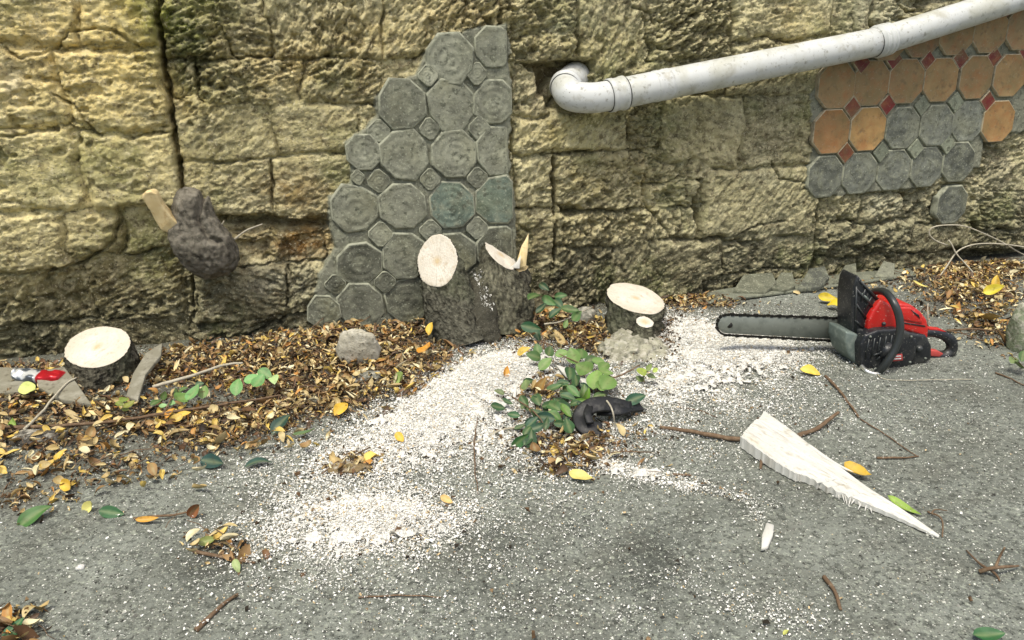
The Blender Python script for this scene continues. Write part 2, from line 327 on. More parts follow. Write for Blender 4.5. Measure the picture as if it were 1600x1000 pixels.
def chips():
    r = np.random.default_rng(11)
    den = lambda px, py, x, y: np.clip((gauss(px, py, DUST) + .012) * (1 + .9 * n2(x, y, 11, 3)), 0, 1.2) / 1.2
    P = scatter(250000, den, seed=5); n = len(P); A, B, N = frames(n, r, .38)
    L_ = np.minimum(r.lognormal(math.log(.0025), .48, n), .0085) * (.72 + .28 * np.clip(gauss(*proj(np.stack([P[:, 0], P[:, 1], 0 * P[:, 0]], -1)), DUST) * 2, 0, 1)); Wd = L_ * r.uniform(.3, .8, n)
    px, py = proj(np.stack([P[:, 0], P[:, 1], 0 * P[:, 0]], -1)); d = np.clip(gauss(px, py, DUST) - .62, 0, .8)
    z = gz(P[:, 0], P[:, 1]) + .004 + .022 * d + r.uniform(0, .004, n)
    T = np.array([[-.5, -.5, 0], [.5, -.35, .12], [.45, .5, 0], [-.5, .4, .1]])
    V, F, m = inst(T, [(0, 1, 2, 3)], np.stack([P[:, 0], P[:, 1], z], -1), A, B, N, L_, Wd, L_)
    c = np.array([.88, .88, .82]) * r.uniform(.6, 1.05, n)[:, None]; q = r.random(n) < .07; c[q] = np.array([.62, .48, .27]) * r.uniform(.6, 1.1, q.sum())[:, None]
    o = obj('sawdust_chips', V, F, M_chip, smooth=False, tint=np.repeat(np.clip(c, 0, .9), m, 0))
    tag(o, 'cream coloured saw chips sprinkled over the asphalt and the sawdust', 'sawdust', kind='stuff')
    # grit of the worn road surface
    den = lambda px, py, x, y: np.clip(.5 + .5 * n2(x, y, 5, 3), 0.1, 1) * (1 - np.clip(gauss(px, py, LIT), 0, .95))
    P = scatter(52000, den, seed=6); n = len(P); A, B, N = frames(n, r, .3); s = r.lognormal(math.log(.0026), .38, n)
    T = np.array([[-.5, -.4, 0], [.5, -.5, 0], [.4, .5, 0], [-.45, .45, 0], [.05, 0, .55]])
    z = gz(P[:, 0], P[:, 1]) - .0005
    V, F, m = inst(T, [(0, 1, 4), (1, 2, 4), (2, 3, 4), (3, 0, 4)], np.stack([P[:, 0], P[:, 1], z], -1), A, B, N, s, s * r.uniform(.6, 1, n), s)
    g = r.choice([.05, .12, .26, .42, .62], n, p=[.27, .27, .24, .15, .07]) * r.uniform(.8, 1.2, n); c = np.stack([g, g * 1.01, g * .88], -1)
    o = obj('road_grit', V, F, M_grit, smooth=False, tint=np.repeat(c, m, 0)); tag(o, 'fine grey and white grit embedded in the worn asphalt', 'grit', kind='stuff')
    # dark bark crumbs
    den = lambda px, py, x, y: np.clip(gauss(px, py, LIT) * .8 + gauss(px, py, DUST) * .12 + gauss(px, py, [(1045, 520, 26, 24, 0, 2), (760, 440, 10, 14, 0, 1), (905, 700, 80, 30, 0, 1)]), 0, 1)
    P = scatter(15000, den, seed=8); n = len(P); A, B, N = frames(n, r, .6); s = np.minimum(r.lognormal(math.log(.0055), .45, n), .013)
    z = gz(P[:, 0], P[:, 1]) + r.uniform(0, .014, n)
    V, F, m = inst(T, [(0, 1, 4), (1, 2, 4), (2, 3, 4), (3, 0, 4)], np.stack([P[:, 0], P[:, 1], z], -1), A, B, N, s, s * r.uniform(.4, .9, n), s)
    c = np.array([[.05, .035, .02], [.12, .075, .04], [.03, .025, .018], [.22, .15, .08]])[r.integers(0, 4, n)]
    o = obj('bark_crumbs', V, F, M_grit, smooth=False, tint=np.repeat(c, m, 0)); tag(o, 'dark crumbs of bark and soil among the litter', 'debris', kind='stuff')
chips()

# ------------------------------------------------------------------ the stone wall
def poly_sdf(x, y, P):
    P = np.asarray(P, float); d = np.full(x.shape, 1e9); s = np.ones(x.shape); n = len(P)
    for i in range(n):
        a = P[i]; b = P[(i + 1) % n]; e = b - a; wx = x - a[0]; wy = y - a[1]
        t = np.clip((wx * e[0] + wy * e[1]) / (e @ e + 1e-12), 0, 1); d = np.minimum(d, (wx - e[0] * t) ** 2 + (wy - e[1] * t) ** 2)
        c1 = y >= a[1]; c2 = y < b[1]; c3 = e[0] * wy > e[1] * wx; f = (c1 & c2 & c3) | (~c1 & ~c2 & ~c3); s = np.where(f, -s, s)
    return s * np.sqrt(d)
def line_d(x, y, P):
    P = np.asarray(P, float); d = np.full(x.shape, 1e9)
    for a, b in zip(P[:-1], P[1:]):
        e = b - a; t = np.clip(((x - a[0]) * e[0] + (y - a[1]) * e[1]) / (e @ e + 1e-12), 0, 1)
        d = np.minimum(d, np.hypot(x - a[0] - e[0] * t, y - a[1] - e[1] * t))
    return d
def SZ(P): return np.array([WSZ(*p) for p in P])

STONES = [  # photo-calibrated blocks: x0, y0, x1, y1, joint strength, proud (cm)
 (-160, -170, 120, 72, .12, 2), (120, -170, 246, 72, .08, 2.1), (-160, 72, 95, 205, .15, 2), (95, 72, 262, 205, .15, 2.2), (-160, 205, 130, 330, .12, 1.9), (130, 205, 284, 330, .15, 1.9),
 (-160, 330, 100, 430, .08, 1.8), (100, 330, 185, 395, .5, .4), (185, 320, 300, 392, .8, .8), (-160, 430, 140, 515, .5, -.6), (140, 392, 300, 500, .7, -.8), (-160, 515, 95, 610, .7, -1), (95, 500, 300, 610, .7, -1.3),
 (250, -170, 352, 90, .6, 0), (352, -170, 425, 85, .9, -1.6), (425, -170, 596, 92, .6, .6), (596, -170, 780, 90, .5, .9), (262, 98, 307, 152, 1.0, -1.2), (307, 90, 470, 163, .6, .4), (470, 92, 600, 165, .6, .7),
 (280, 160, 428, 250, .5, -.3), (280, 250, 428, 338, .6, -.1), (428, 165, 570, 242, .6, .3), (428, 242, 560, 338, .8, .2), (296, 338, 350, 420, .8, -2.2), (350, 338, 420, 372, 1, -4.5), (350, 372, 430, 418, .9, -3.2), (420, 338, 520, 370, 1, -4), (420, 370, 520, 412, .9, -2.2),
 (300, 418, 448, 505, 1, 1.0), (448, 410, 530, 488, 1, .2), (300, 505, 448, 600, .8, -.6), (448, 490, 600, 600, .9, -1.5), (560, 165, 700, 340, .3, 0), (520, 340, 700, 600, .3, 0), (596, 90, 800, 165, .3, 0), (700, 165, 800, 340, .3, 0), (700, 340, 862, 620, .5, -.3),
 (780, -170, 905, 98, .7, 1.4), (905, -170, 1010, 95, .6, 1.2), (1010, -170, 1142, 90, .5, 1.0), (1142, -170, 1300, 62, .6, 1.2), (800, 108, 855, 180, .9, .3), (985, 95, 1142, 150, .6, .8), (1142, 62, 1300, 150, .5, .8),
 (800, 180, 978, 240, .7, 1.6), (978, 150, 1034, 242, .8, .2), (1034, 150, 1160, 262, .35, .8), (1160, 150, 1275, 262, .35, .9), (800, 240, 864, 330, .6, .4), (800, 330, 864, 450, .6, 0), (868, 242, 1010, 328, .9, 1.2), (1010, 242, 1094, 282, .6, .5), (1010, 282, 1094, 326, .9, .6),
 (870, 328, 1025, 386, .9, .9), (1025, 326, 1060, 372, .9, .2), (1060, 326, 1094, 372, .9, -.6), (1096, 262, 1274, 372, .7, 1.5), (868, 386, 958, 455, .9, -.4), (958, 386, 1012, 455, .9, 0), (1012, 374, 1130, 455, .9, .3), (1130, 374, 1274, 425, .9, .2), (1090, 425, 1274, 470, .9, -.5),
 (1300, -170, 1332, 70, 1, -.6), (1332, -170, 1364, 70, 1, .6), (1364, -170, 1402, 30, 1, .9), (1402, -170, 1450, 10, 1, .2), (1450, -170, 1760, 10, .9, .6),
 (1276, 70, 1400, 180, .4, 0), (1400, 30, 1580, 180, .4, 0), (1580, 30, 1760, 180, .4, .3), (1276, 180, 1400, 300, .4, 0), (1400, 180, 1540, 290, .4, -.2), (1540, 215, 1760, 290, .9, -.4),
 (1278, 300, 1345, 348, 1, .3), (1345, 304, 1414, 346, 1, 1.0), (1414, 292, 1470, 342, 1, -.5), (1470, 290, 1540, 350, .9, -.3), (1540, 290, 1760, 350, .9, .2), (1280, 348, 1428, 398, 1, .8), (1428, 350, 1520, 392, 1, .2), (1520, 350, 1760, 386, 1, -.2),
 (1276, 400, 1340, 455, .9, -.8), (1340, 400, 1425, 455, 1, -.2), (1425, 394, 1500, 455, .9, -.9), (1500, 388, 1760, 460, 1, -5.5)]
CRACKS = [  # polyline, half width m, depth m
 ([(243, -60), (250, 0), (247, 40), (255, 90), (262, 130), (270, 200), (278, 250), (286, 300)], .008, .07),
 ([(8, 75), (30, 92), (60, 85), (95, 72), (108, 50), (160, 44), (195, 56), (215, 70)], .004, .016), ([(110, 75), (150, 68), (215, 70)], .004, .01),
 ([(85, 148), (120, 165), (145, 205), (160, 213)], .004, .02), ([(8, 213), (60, 205), (90, 203)], .004, .018), ([(200, 216), (250, 207), (270, 205)], .004, .016),
 ([(303, 105), (307, 125), (312, 140)], .006, .03), ([(264, 98), (300, 94), (340, 75)], .004, .015), ([(866, 250), (868, 300), (868, 420)], .007, .035), ([(978, 180), (980, 235)], .004, .02), ([(1276, 300), (1277, 350), (1269, 430)], .005, .045),
 ([(1142, 30), (1144, 90)], .004, .02), ([(1035, 168), (1036, 210)], .004, .012), ([(845, 241), (880, 242), (920, 236)], .004, .025), ([(1096, 280), (1092, 320), (1094, 372)], .006, .035),
 ([(1094, 374), (1140, 370), (1180, 352), (1225, 345)], .004, .02), ([(1205, 252), (1215, 280), (1260, 285)], .004, .018), ([(1135, 290), (1165, 265)], .004, .014), ([(930, 325), (945, 332), (1000, 325), (1010, 290)], .004, .02), ([(1010, 320), (1035, 350), (1050, 372)], .005, .022),
 ([(425, 60), (426, 100)], .004, .015), ([(425, 250), (426, 330)], .004, .015), ([(779, -40), (780, 36)], .003, .02), ([(800, 40), (797, 290), (806, 380)], .004, .012), ([(1010, 62), (1035, 78), (1060, 70)], .004, .02), ([(985, 12), (1015, 20), (1022, 40)], .004, .02),
 ([(70, 440), (75, 425), (130, 410), (175, 380), (186, 350), (186, 325)], .006, .022), ([(300, 420), (302, 500)], .004, .03), ([(448, 418), (448, 480)], .004, .025), ([(340, 552), (400, 520), (450, 495), (490, 488)], .005, .03), ([(30, 508), (105, 512)], .007, .03)]
CAVS = [  # polygon, depth, softness
 ([(806, 98), (925, 92), (932, 112), (905, 122), (870, 120), (850, 150), (838, 150), (836, 112)], .085, .010),
 ([(848, 105), (918, 105), (925, 150), (890, 178), (855, 170), (846, 140)], .05, .015),
 ([(335, 338), (520, 346), (520, 358), (350, 352)], .05, .010), ([(872, 320), (900, 318), (915, 332), (880, 342)], .05, .012), ([(1496, 392), (1800, 380), (1800, 436), (1494, 432)], .035, .02),
 ([(1084, 318), (1096, 292), (1098, 350), (1088, 350)], .03, .008), ([(60, 440), (130, 405), (185, 360), (188, 320), (300, 330), (300, 600), (-120, 640), (-120, 530), (60, 505)], .022, .03), ([(1390, -5), (1480, -25), (1500, 0), (1430, 14)], .04, .012), ([(1530, 215), (1548, 206), (1575, 220), (1530, 226)], .03, .01), ([(1275, 392), (1282, 392), (1280, 440), (1262, 440)], .03, .006)]
BLOBS = [  # px, py, rx, ry, colour, weight    (stains, moss, clean faces, dark brown niche at lower right)
 (120, 120, 200, 180, (.72, .585, .25), 1.4), (60, 300, 180, 120, (.66, .58, .29), 1.1), (200, 60, 60, 80, (.68, .53, .19), .6), (160, 240, 120, 60, (.66, .57, .26), .7), (60, 60, 80, 60, (.60, .46, .20), .4), (20, 130, 24, 30, (.66, .62, .48), .35),
 (300, 70, 70, 80, (.12, .13, .045), .9), (310, 20, 70, 40, (.16, .18, .04), .7), (385, 50, 34, 36, (.11, .10, .055), .7), (240, 20, 50, 50, (.26, .28, .05), .5), (480, 110, 130, 70, (.42, .33, .14), .6), (340, 230, 80, 70, (.22, .20, .09), .6), (480, 220, 80, 60, (.30, .25, .10), .5),
 (470, 300, 70, 34, (.26, .18, .07), .8), (450, 385, 80, 24, (.20, .11, .035), .95), (490, 365, 40, 22, (.38, .22, .06), .7), (400, 360, 50, 20, (.13, .085, .04), .8), (375, 450, 70, 36, (.24, .23, .17), .7), (410, 440, 30, 24, (.40, .39, .32), .6), (480, 445, 34, 34, (.20, .20, .15), .7),
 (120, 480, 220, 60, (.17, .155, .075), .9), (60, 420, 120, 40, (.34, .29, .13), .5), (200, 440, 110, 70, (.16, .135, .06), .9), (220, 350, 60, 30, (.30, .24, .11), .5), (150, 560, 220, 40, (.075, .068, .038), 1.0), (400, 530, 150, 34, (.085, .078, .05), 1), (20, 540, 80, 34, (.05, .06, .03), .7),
 (700, 30, 120, 60, (.50, .39, .17), .5), (560, 60, 90, 50, (.46, .37, .16), .5), (870, 60, 90, 50, (.42, .36, .15), .6), (900, 40, 60, 18, (.16, .20, .13), .6), (960, 90, 60, 40, (.36, .32, .12), .4), (1120, 60, 140, 60, (.42, .36, .15), .5), (1250, 40, 60, 60, (.48, .38, .15), .5), (1370, 20, 50, 50, (.36, .36, .24), .6),
 (890, 205, 90, 34, (.48, .40, .16), .8), (850, 135, 24, 50, (.44, .38, .24), .7), (1120, 200, 140, 60, (.30, .26, .12), .6), (1010, 190, 50, 40, (.22, .19, .09), .6), (1230, 180, 60, 50, (.26, .22, .11), .6), (940, 270, 90, 34, (.40, .33, .13), .6), (1180, 300, 100, 60, (.30, .27, .13), .7), (1180, 275, 50, 14, (.38, .36, .22), .6), (940, 355, 90, 30, (.32, .26, .11), .5),
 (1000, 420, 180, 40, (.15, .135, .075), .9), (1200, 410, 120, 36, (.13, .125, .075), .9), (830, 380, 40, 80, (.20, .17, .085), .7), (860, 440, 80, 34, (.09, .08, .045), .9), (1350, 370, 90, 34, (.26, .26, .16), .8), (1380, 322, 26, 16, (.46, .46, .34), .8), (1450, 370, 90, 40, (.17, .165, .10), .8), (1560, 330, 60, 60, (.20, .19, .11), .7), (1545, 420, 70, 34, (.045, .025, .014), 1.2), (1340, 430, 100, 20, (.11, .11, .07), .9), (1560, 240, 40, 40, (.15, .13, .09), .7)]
MOS = [(745, 42), (790, 36), (797, 70), (792, 96), (799, 130), (794, 160), (798, 200), (793, 226), (799, 252), (796, 280), (804, 300), (806, 372), (812, 470), (812, 560), (520, 575), (498, 535), (486, 480), (500, 425), (522, 384), (512, 345), (514, 308), (548, 286), (548, 250), (538, 220), (572, 198), (588, 178), (584, 152), (602, 134), (648, 118), (668, 76), (700, 62)]
PAN = [(1262, 262), (1268, 225), (1264, 150), (1285, 108), (1400, 60), (1500, 20), (1760, -60), (1760, 185), (1600, 205), (1535, 215), (1528, 262), (1476, 275), (1420, 296), (1330, 302), (1285, 308), (1262, 295)]

wall = empty('stone_wall', W0 + WU * .3, 'old rough yellow limestone block wall with crumbling joints, moss and patches of set tiles', 'wall')
def build_wall():
    sL, sR = WSZ(-25, 400)[0], WSZ(1625, 300)[0]
    s = np.concatenate([np.linspace(sL - 2.2, sL - .03, 60), np.arange(sL, sR, .0040), np.linspace(sR + .02, sR + 3.5, 90)])
    z = np.concatenate([np.arange(-.06, 1.32, .0040), np.arange(1.34, 2.6, .03)])
    S, Z = np.meshgrid(s, z, indexing='ij'); S1, Z1 = S.ravel(), Z.ravel()
    zero = 0 * S1
    wx = S1 + .022 * n2(S1, Z1, 7, 3) + .005 * n2(S1, Z1, 45, 2, off=5); wy = Z1 + .016 * n2(S1, Z1, 7, 3, off=3) + .005 * n2(S1, Z1, 45, 2, off=8)
    rects = []
    for (x0, y0, x1, y1, j, p) in STONES:
        ym = (max(y0, 0) + y1) / 2; xm = (x0 + x1) / 2
        rects.append((WSZ(x0, ym)[0], WSZ(xm, y1)[1], WSZ(x1, ym)[0], WSZ(xm, y0)[1], j, p))
    smin = min(q[0] for q in rects) ; smax = max(q[2] for q in rects); zmax = 1.32
    rr = random.Random(5)
    for (a, b, c, d) in ((sL - 2.4, smin, -.1, 2.7), (smax, sR + 3.7, -.1, 2.7), (smin, smax, zmax, 2.7)):
        zz = c
        while zz < d:
            h = rr.uniform(.2, .3); xx = a
            while xx < b - .02:
                wd = min(rr.uniform(.3, .55), b - xx); rects.append((xx, zz, xx + wd, zz + h, .8, rr.uniform(-.5, 1))); xx += wd
            zz += h
    best = np.full(S1.shape, 1e9); sec = np.full(S1.shape, 1e9); bid = np.zeros(S1.shape, int)
    for i, (a, b, c, d, j, p) in enumerate(rects):
        qx = np.abs(wx - (a + c) / 2) - (c - a) / 2; qy = np.abs(wy - (b + d) / 2) - (d - b) / 2
        sd_ = np.hypot(np.maximum(qx, 0), np.maximum(qy, 0)) + np.minimum(np.maximum(qx, qy), 0)
        m = sd_ < best; sec = np.where(m, best, np.minimum(sec, sd_)); bid = np.where(m, i, bid); best = np.where(m, sd_, best)
    e = np.clip((sec - best) / 2, 0, .1)
    J = np.array([q[4] for q in rects])[bid]; Pd = np.array([q[5] for q in rects])[bid] * .01
    px, py = proj(wall3(S1, Z1, zero))
    jn = .74 * J * np.clip(.62 + 1.3 * n2(S1, Z1, 5, 3, off=11), .0, 1.25) * (1 - .6 * np.exp(-((px - 90) / 190) ** 2 - ((py - 250) / 240) ** 2))
    n = Pd * sst(0, .02, e) - jn * (.014 * (1 - sst(0, .024, e)) + .036 * (1 - sst(.001, .008, e)))
    # eroded relief: slanting strata, lumps, pits
    rs = np.random.default_rng(12); nr = len(rects)
    sa_ = rad(20) + rs.normal(0, .42, nr); sg = rs.uniform(.5, 1.45, nr); sg[:7] = .85; sa_[:7] = .1; sf = rs.uniform(.75, 1.3, nr); so2 = rs.uniform(0, 30, nr); flat = rs.uniform(.35, 1.35, nr)
    ang = sa_[bid]; SG = sg[bid]; FL = flat[bid]; zero = zero + so2[bid]; a_ = (S1 * np.cos(ang) + Z1 * np.sin(ang)) * sf[bid]; b_ = (-S1 * np.sin(ang) + Z1 * np.cos(ang)) * sf[bid]
    aniso = fbm(np.stack([a_ * 9, b_ * 26, zero + .5], -1), 4, .6)
    lump = fbm(np.stack([S1 * 7, Z1 * 9, zero + 3.1], -1), 4, .55)
    rid = 1 - np.abs(fbm(np.stack([a_ * 18, b_ * 42, zero + 7.7], -1), 3, .55)) * 1.6
    fine = fbm(np.stack([a_ * 60, b_ * 95, zero + 1.7], -1), 2, .6)
    rug = SG * np.clip(.85 + .9 * n2(S1, Z1, 2.5, 2, off=21), .35, 1.5)
    z0_ = 0 * S1; px, py = proj(wall3(S1, Z1, z0_))
    smoothL = 1 - .62 * np.exp(-((px - 90) / 170) ** 2 - ((py - 250) / 200) ** 2)
    n = n + .84 * rug * smoothL * (.015 * aniso + .012 * lump - .015 * FL * np.clip(rid, 0, 1) ** 3 + .0075 * fine + .006 * np.abs(fbm(np.stack([a_ * 26, b_ * 34, zero + 4.4], -1), 3, .6)))
    n -= .016 * sst(.30, .6, fbm(np.stack([S1 * 24, Z1 * 30, zero + 9.2], -1), 2, .5)) * rug      # pits
    wS = S1 + .006 * n2(S1, Z1, 30, 3, off=31); wZ = Z1 + .006 * n2(S1, Z1, 30, 3, off=37)
    for (P, hw, dep) in CRACKS:
        d = line_d(wS, wZ, SZ(P)); n -= dep * (1 - sst(hw * .35, hw * 1.3, d)) * 1.25 * np.clip(.9 + n2(S1, Z1, 14, 2, off=2), .55, 1)
    n_c = n.copy()
    for (P, dep, so_) in CAVS:
        d = poly_sdf(wS, wZ, SZ(P)); n -= dep * sst(so_ * .5, -so_, d)
    # colours
    c = np.tile(np.array([.50, .46, .265]), (len(S1), 1)) * (1 + .17 * (np.random.default_rng(2).normal(size=(len(rects), 1))[bid]))
    for (bx, by, rx, ry, colr, wt) in BLOBS:
        g = np.clip(wt * np.exp(-(((px - bx) / rx) ** 2 + ((py - by) / ry) ** 2)) * (1 + .7 * n2(S1, Z1, 10, 3, off=bx * .01)), 0, 1)[:, None]; c = c * (1 - g) + np.array(colr) * g
    gy = (sst(700, 1300, px) * .40 * np.clip(.8 + n2(S1, Z1, 4, 3, off=91), .2, 1.4))[:, None]; c = c * (1 - gy) + np.array([.33, .315, .21]) * gy
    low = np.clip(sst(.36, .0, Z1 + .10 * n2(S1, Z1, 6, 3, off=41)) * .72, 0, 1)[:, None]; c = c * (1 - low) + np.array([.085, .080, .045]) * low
    grn = np.clip(n2(S1, Z1, 4, 4, off=51) * .9 - .15, 0, .6)[:, None]; c = c * (1 - grn) + np.array([.17, .19, .07]) * grn
    m1 = fbm(np.stack([a_ * 22, b_ * 44, zero + 61], -1), 3, .65); m2 = fbm(np.stack([a_ * 30, b_ * 52, zero + 71], -1), 3, .65); m3 = n2(S1, Z1, 7, 3, off=81)
    k1 = np.clip(sst(.10, .75, m1) * .55, 0, 1)[:, None]; c = c * (1 - k1) + (c * .5 + np.array([.42, .40, .25]) * .5) * 1.35 * k1
    k2 = np.clip(sst(.05, .6, m2 + .3 * m3) * .52 * (1 - .45 * np.exp(-((px - 90) / 190) ** 2 - ((py - 200) / 200) ** 2)), 0, 1)[:, None]; c = c * (1 - k2) + c * .24 * k2
    c = c * (1 + .20 * m3)[:, None]
    # cement beds under the set tiles
    dm = poly_sdf(wS, wZ, SZ(MOS)); dp = poly_sdf(wS, wZ, SZ(PAN))
    bed = np.zeros(len(S1), int)
    lev = .016 + .0022 * n2(S1, Z1, 20, 3) + .0015 * fine
    k = sst(.004, -.006, dm); n = n * (1 - k) + lev * k; bed[dm < 0] = 1
    k = sst(.004, -.006, dp); n = n * (1 - k) + (lev - .002) * k; bed[(dp < 0)] = 2
    cem = np.array([.185, .188, .140]) * (1 + .25 * n2(S1, Z1, 8, 3, off=61))[:, None]
    kk = sst(.006, -.002, np.minimum(dm, dp))[:, None]; c = c * (1 - kk) + cem * kk
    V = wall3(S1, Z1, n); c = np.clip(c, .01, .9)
    f = gridF(len(s), len(z)); fb = bed[f].max(1); fi = bid[f[:, 0]]
    global wall_h; wall_h = (s, z, n.reshape(len(s), len(z)))
    def part(name, sel, m):
        ff = f[sel]
        if len(ff) == 0: return None
        u, inv = np.unique(ff, return_inverse=True); return obj(name, V[u], inv.reshape(-1, 4), m, wall, tint=c[u])
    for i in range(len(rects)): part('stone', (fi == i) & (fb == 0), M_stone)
    b1 = part('cement_bed', fb == 1, M_cement); b2 = part('cement_bed', fb == 2, M_cement)
    # solid core behind the faces
    a0, a1 = s[0], s[-1]; q = [(a0, -.08, -.11), (a1, -.08, -.11), (a1, 2.6, -.11), (a0, 2.6, -.11), (a0, -.08, -.55), (a1, -.08, -.55), (a1, 2.6, -.55), (a0, 2.6, -.55)]
    Vc = np.array([wall3(np.array(a), np.array(b), np.array(d)) for a, b, d in q])
    obj('rubble_core', Vc, [(0, 1, 2, 3), (7, 6, 5, 4), (4, 5, 1, 0), (3, 2, 6, 7), (4, 0, 3, 7), (1, 5, 6, 2)], M_stone, wall, smooth=False, tint=np.tile([.2, .16, .08], (8, 1)))
    return b1, b2
BED1, BED2 = build_wall()
def wall_n(s, z):
    a = min(max(np.searchsorted(wall_h[0], s), 0), len(wall_h[0]) - 1); b = min(max(np.searchsorted(wall_h[1], z), 0), len(wall_h[1]) - 1); return wall_h[2][a, b]

def ray_poly(P, c, a):
    best = 1e9; d = np.array([math.cos(a), math.sin(a)])
    for i in range(len(P)):
        p = P[i] - c; e = P[(i + 1) % len(P)] - P[i]; den = d[0] * e[1] - d[1] * e[0]
        if abs(den) < 1e-12: continue
        t = (p[0] * e[1] - p[1] * e[0]) / den; u = (p[0] * d[1] - p[1] * d[0]) / den
        if t > 0 and -1e-6 <= u <= 1 + 1e-6: best = min(best, t)
    return best
def tile(name, P, n0, n1, m_face, m_edge, parent, tint, ringamp=0.0, rim=.06, seed=0, tilt=0.0, cen=None):
    """convex polygon P in wall metres -> tile piece standing from n0 to n1 with bevelled rim and worn ring relief"""
    P = np.asarray(P); c = P.mean(0); r = np.random.default_rng(seed); na = 40
    A = np.linspace(0, 2 * np.pi, na, endpoint=False)
    # include the corners exactly
    cor = np.array([math.atan2(*(p - c)[::-1]) % (2 * np.pi) for p in P])
    for q in cor: A[np.argmin(np.abs(((A - q + np.pi) % (2 * np.pi)) - np.pi))] = q
    A = np.sort(A); B = np.array([ray_poly(P, c, a) for a in A]); mean = B.mean()
    fr = [1.0, 1.0, 1 - rim, 1 - rim * 1.6] + ([.84, .77, .70, .63, .56, .49, .42, .35, .28, .21, .14, .07] if ringamp else [.6, .3]); V = []
    ph = r.uniform(0, 6.28); k = r.uniform(16, 24); off = r.uniform(-.12, .12, 2)
    tl = r.normal(0, tilt, 2)
    for j, q in enumerate(fr):
        rr = B * q; pts = c + np.stack([np.cos(A), np.sin(A)], -1) * rr[:, None]
        if ringamp and 3 < j: # rings get rounder inwards
            pts = c + np.stack([np.cos(A), np.sin(A)], -1) * (rr * (q) + mean * q * (1 - q))[:, None]
        if j == 0: n = np.full(na, n0)
        elif j == 1: n = np.full(na, n1 - .0025)
        elif j == 2: n = np.full(na, n1)
        else:
            n = np.full(na, n1 - .0006)
            n = n + (.0016 if ringamp else .0003) * n2(pts[:, 0], pts[:, 1], 28, 3, off=seed * 1.3)
            if ringamp:
                dx = (pts - c) / mean - off; n = n + ringamp * np.sin(k * np.hypot(dx[:, 0], dx[:, 1]) + ph) + ringamp * .8 * n2(pts[:, 0], pts[:, 1], 60, 2, off=seed)
        if j > 0: n = n + (pts - c) @ tl
        V.append(wall3(pts[:, 0], pts[:, 1], n))
    ctr = wall3(np.array([c[0]]), np.array([c[1]]), np.array([n1 - .0006]))
    m = len(fr); F = []; MI = []
    for j in range(m - 1):
        for i in range(na):
            F.append((j * na + i, j * na + (i + 1) % na, (j + 1) * na + (i + 1) % na, (j + 1) * na + i)); MI.append(1 if j < 2 else 0)
    for i in range(na): F.append(((m - 1) * na + i, (m - 1) * na + (i + 1) % na, m * na)); MI.append(0)
    V = np.concatenate(V + [ctr])
    return obj(name, V, F, [m_face, m_edge], parent, mi=MI, tint=np.clip(np.tile(tint, (len(V), 1)) * (1 + (.38 if ringamp else .16) * fbm(V * 16 + seed, 3, .6))[:, None] + (np.array([.05, .045, .01]) * np.clip(gn(V * 9 + seed), 0, 1)[:, None] if ringamp else 0), .01, 1))
def clip_s(P, smax):
    out = []
    for i in range(len(P)):
        a, b = P[i], P[(i + 1) % len(P)]
        if a[0] <= smax: out.append(a)
        if (a[0] <= smax) != (b[0] <= smax): t = (smax - a[0]) / (b[0] - a[0]); out.append(a + (b - a) * t)
    return np.array(out)
def left_mosaic():
    big = [(772, 72, 30), (702, 93, 38), (627, 163, 39), (706, 163, 39), (772, 161, 34), (630, 241, 41), (709, 240, 37), (778, 236, 36), (568, 238, 29), (553, 325, 38), (630, 322, 39), (706, 321, 37), (777, 312, 36),
           (561, 412, 37), (632, 400, 37), (707, 398, 37), (778, 390, 36), (564, 477, 38), (638, 470, 37), (712, 474, 36), (784, 470, 36), (507, 487, 28)]
    small = [(669, 118, 18), (745, 116, 18), (671, 201, 19), (748, 200, 19), (592, 205, 20), (592, 283, 20), (672, 280, 19), (746, 277, 18), (559, 277, 13), (595, 366, 21), (672, 360, 20), (745, 356, 19), (602, 440, 19), (672, 436, 19), (746, 434, 19), (524, 445, 19), (598, 511, 17), (512, 517, 16), (672, 512, 16)]
    r = np.random.default_rng(9)
    for i, (x, y, q) in enumerate(big + small):
        c = WSZ(x, y, .02); sc = abs(WSZ(x + 10, y, .02)[0] - c[0]) / 10; rr = q * sc * 1.03
        isb = i < len(big)
        if isb: a0 = rad(22.5); P = [c + rr * r.uniform(.88, 1.06) * 1.04 * np.array([math.cos(a0 + k * math.pi / 4), math.sin(a0 + k * math.pi / 4)]) for k in range(8)]
        else: a0 = r.uniform(-.12, .12); P = [c + rr * r.uniform(.9, 1.05) * np.array([math.cos(a0 + k * math.pi / 2), math.sin(a0 + k * math.pi / 2)]) * 1.08 for k in range(4)]; P = [w_ for a, b in zip(P, P[1:] + P[:1]) for w_ in (a * .82 + b * .18, a * .18 + b * .82)]
        P = clip_s(np.array(P), WSZ(797, y, .02)[0] + r.uniform(-.012, .010) + (.015 if y > 290 else 0))
        g = r.uniform(.72, 1.12); col_ = np.array([.222, .228, .172]) * g
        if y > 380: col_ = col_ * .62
        if 290 < y < 345 and x > 690: col_ = np.array([.13, .165, .13])
        if r.random() < .0: col_ = col_ * np.array([1.15, 1.05, .8])
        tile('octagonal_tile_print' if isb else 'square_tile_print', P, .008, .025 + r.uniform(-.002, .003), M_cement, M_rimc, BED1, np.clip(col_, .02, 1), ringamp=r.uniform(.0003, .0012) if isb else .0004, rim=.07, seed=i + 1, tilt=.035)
left_mosaic()
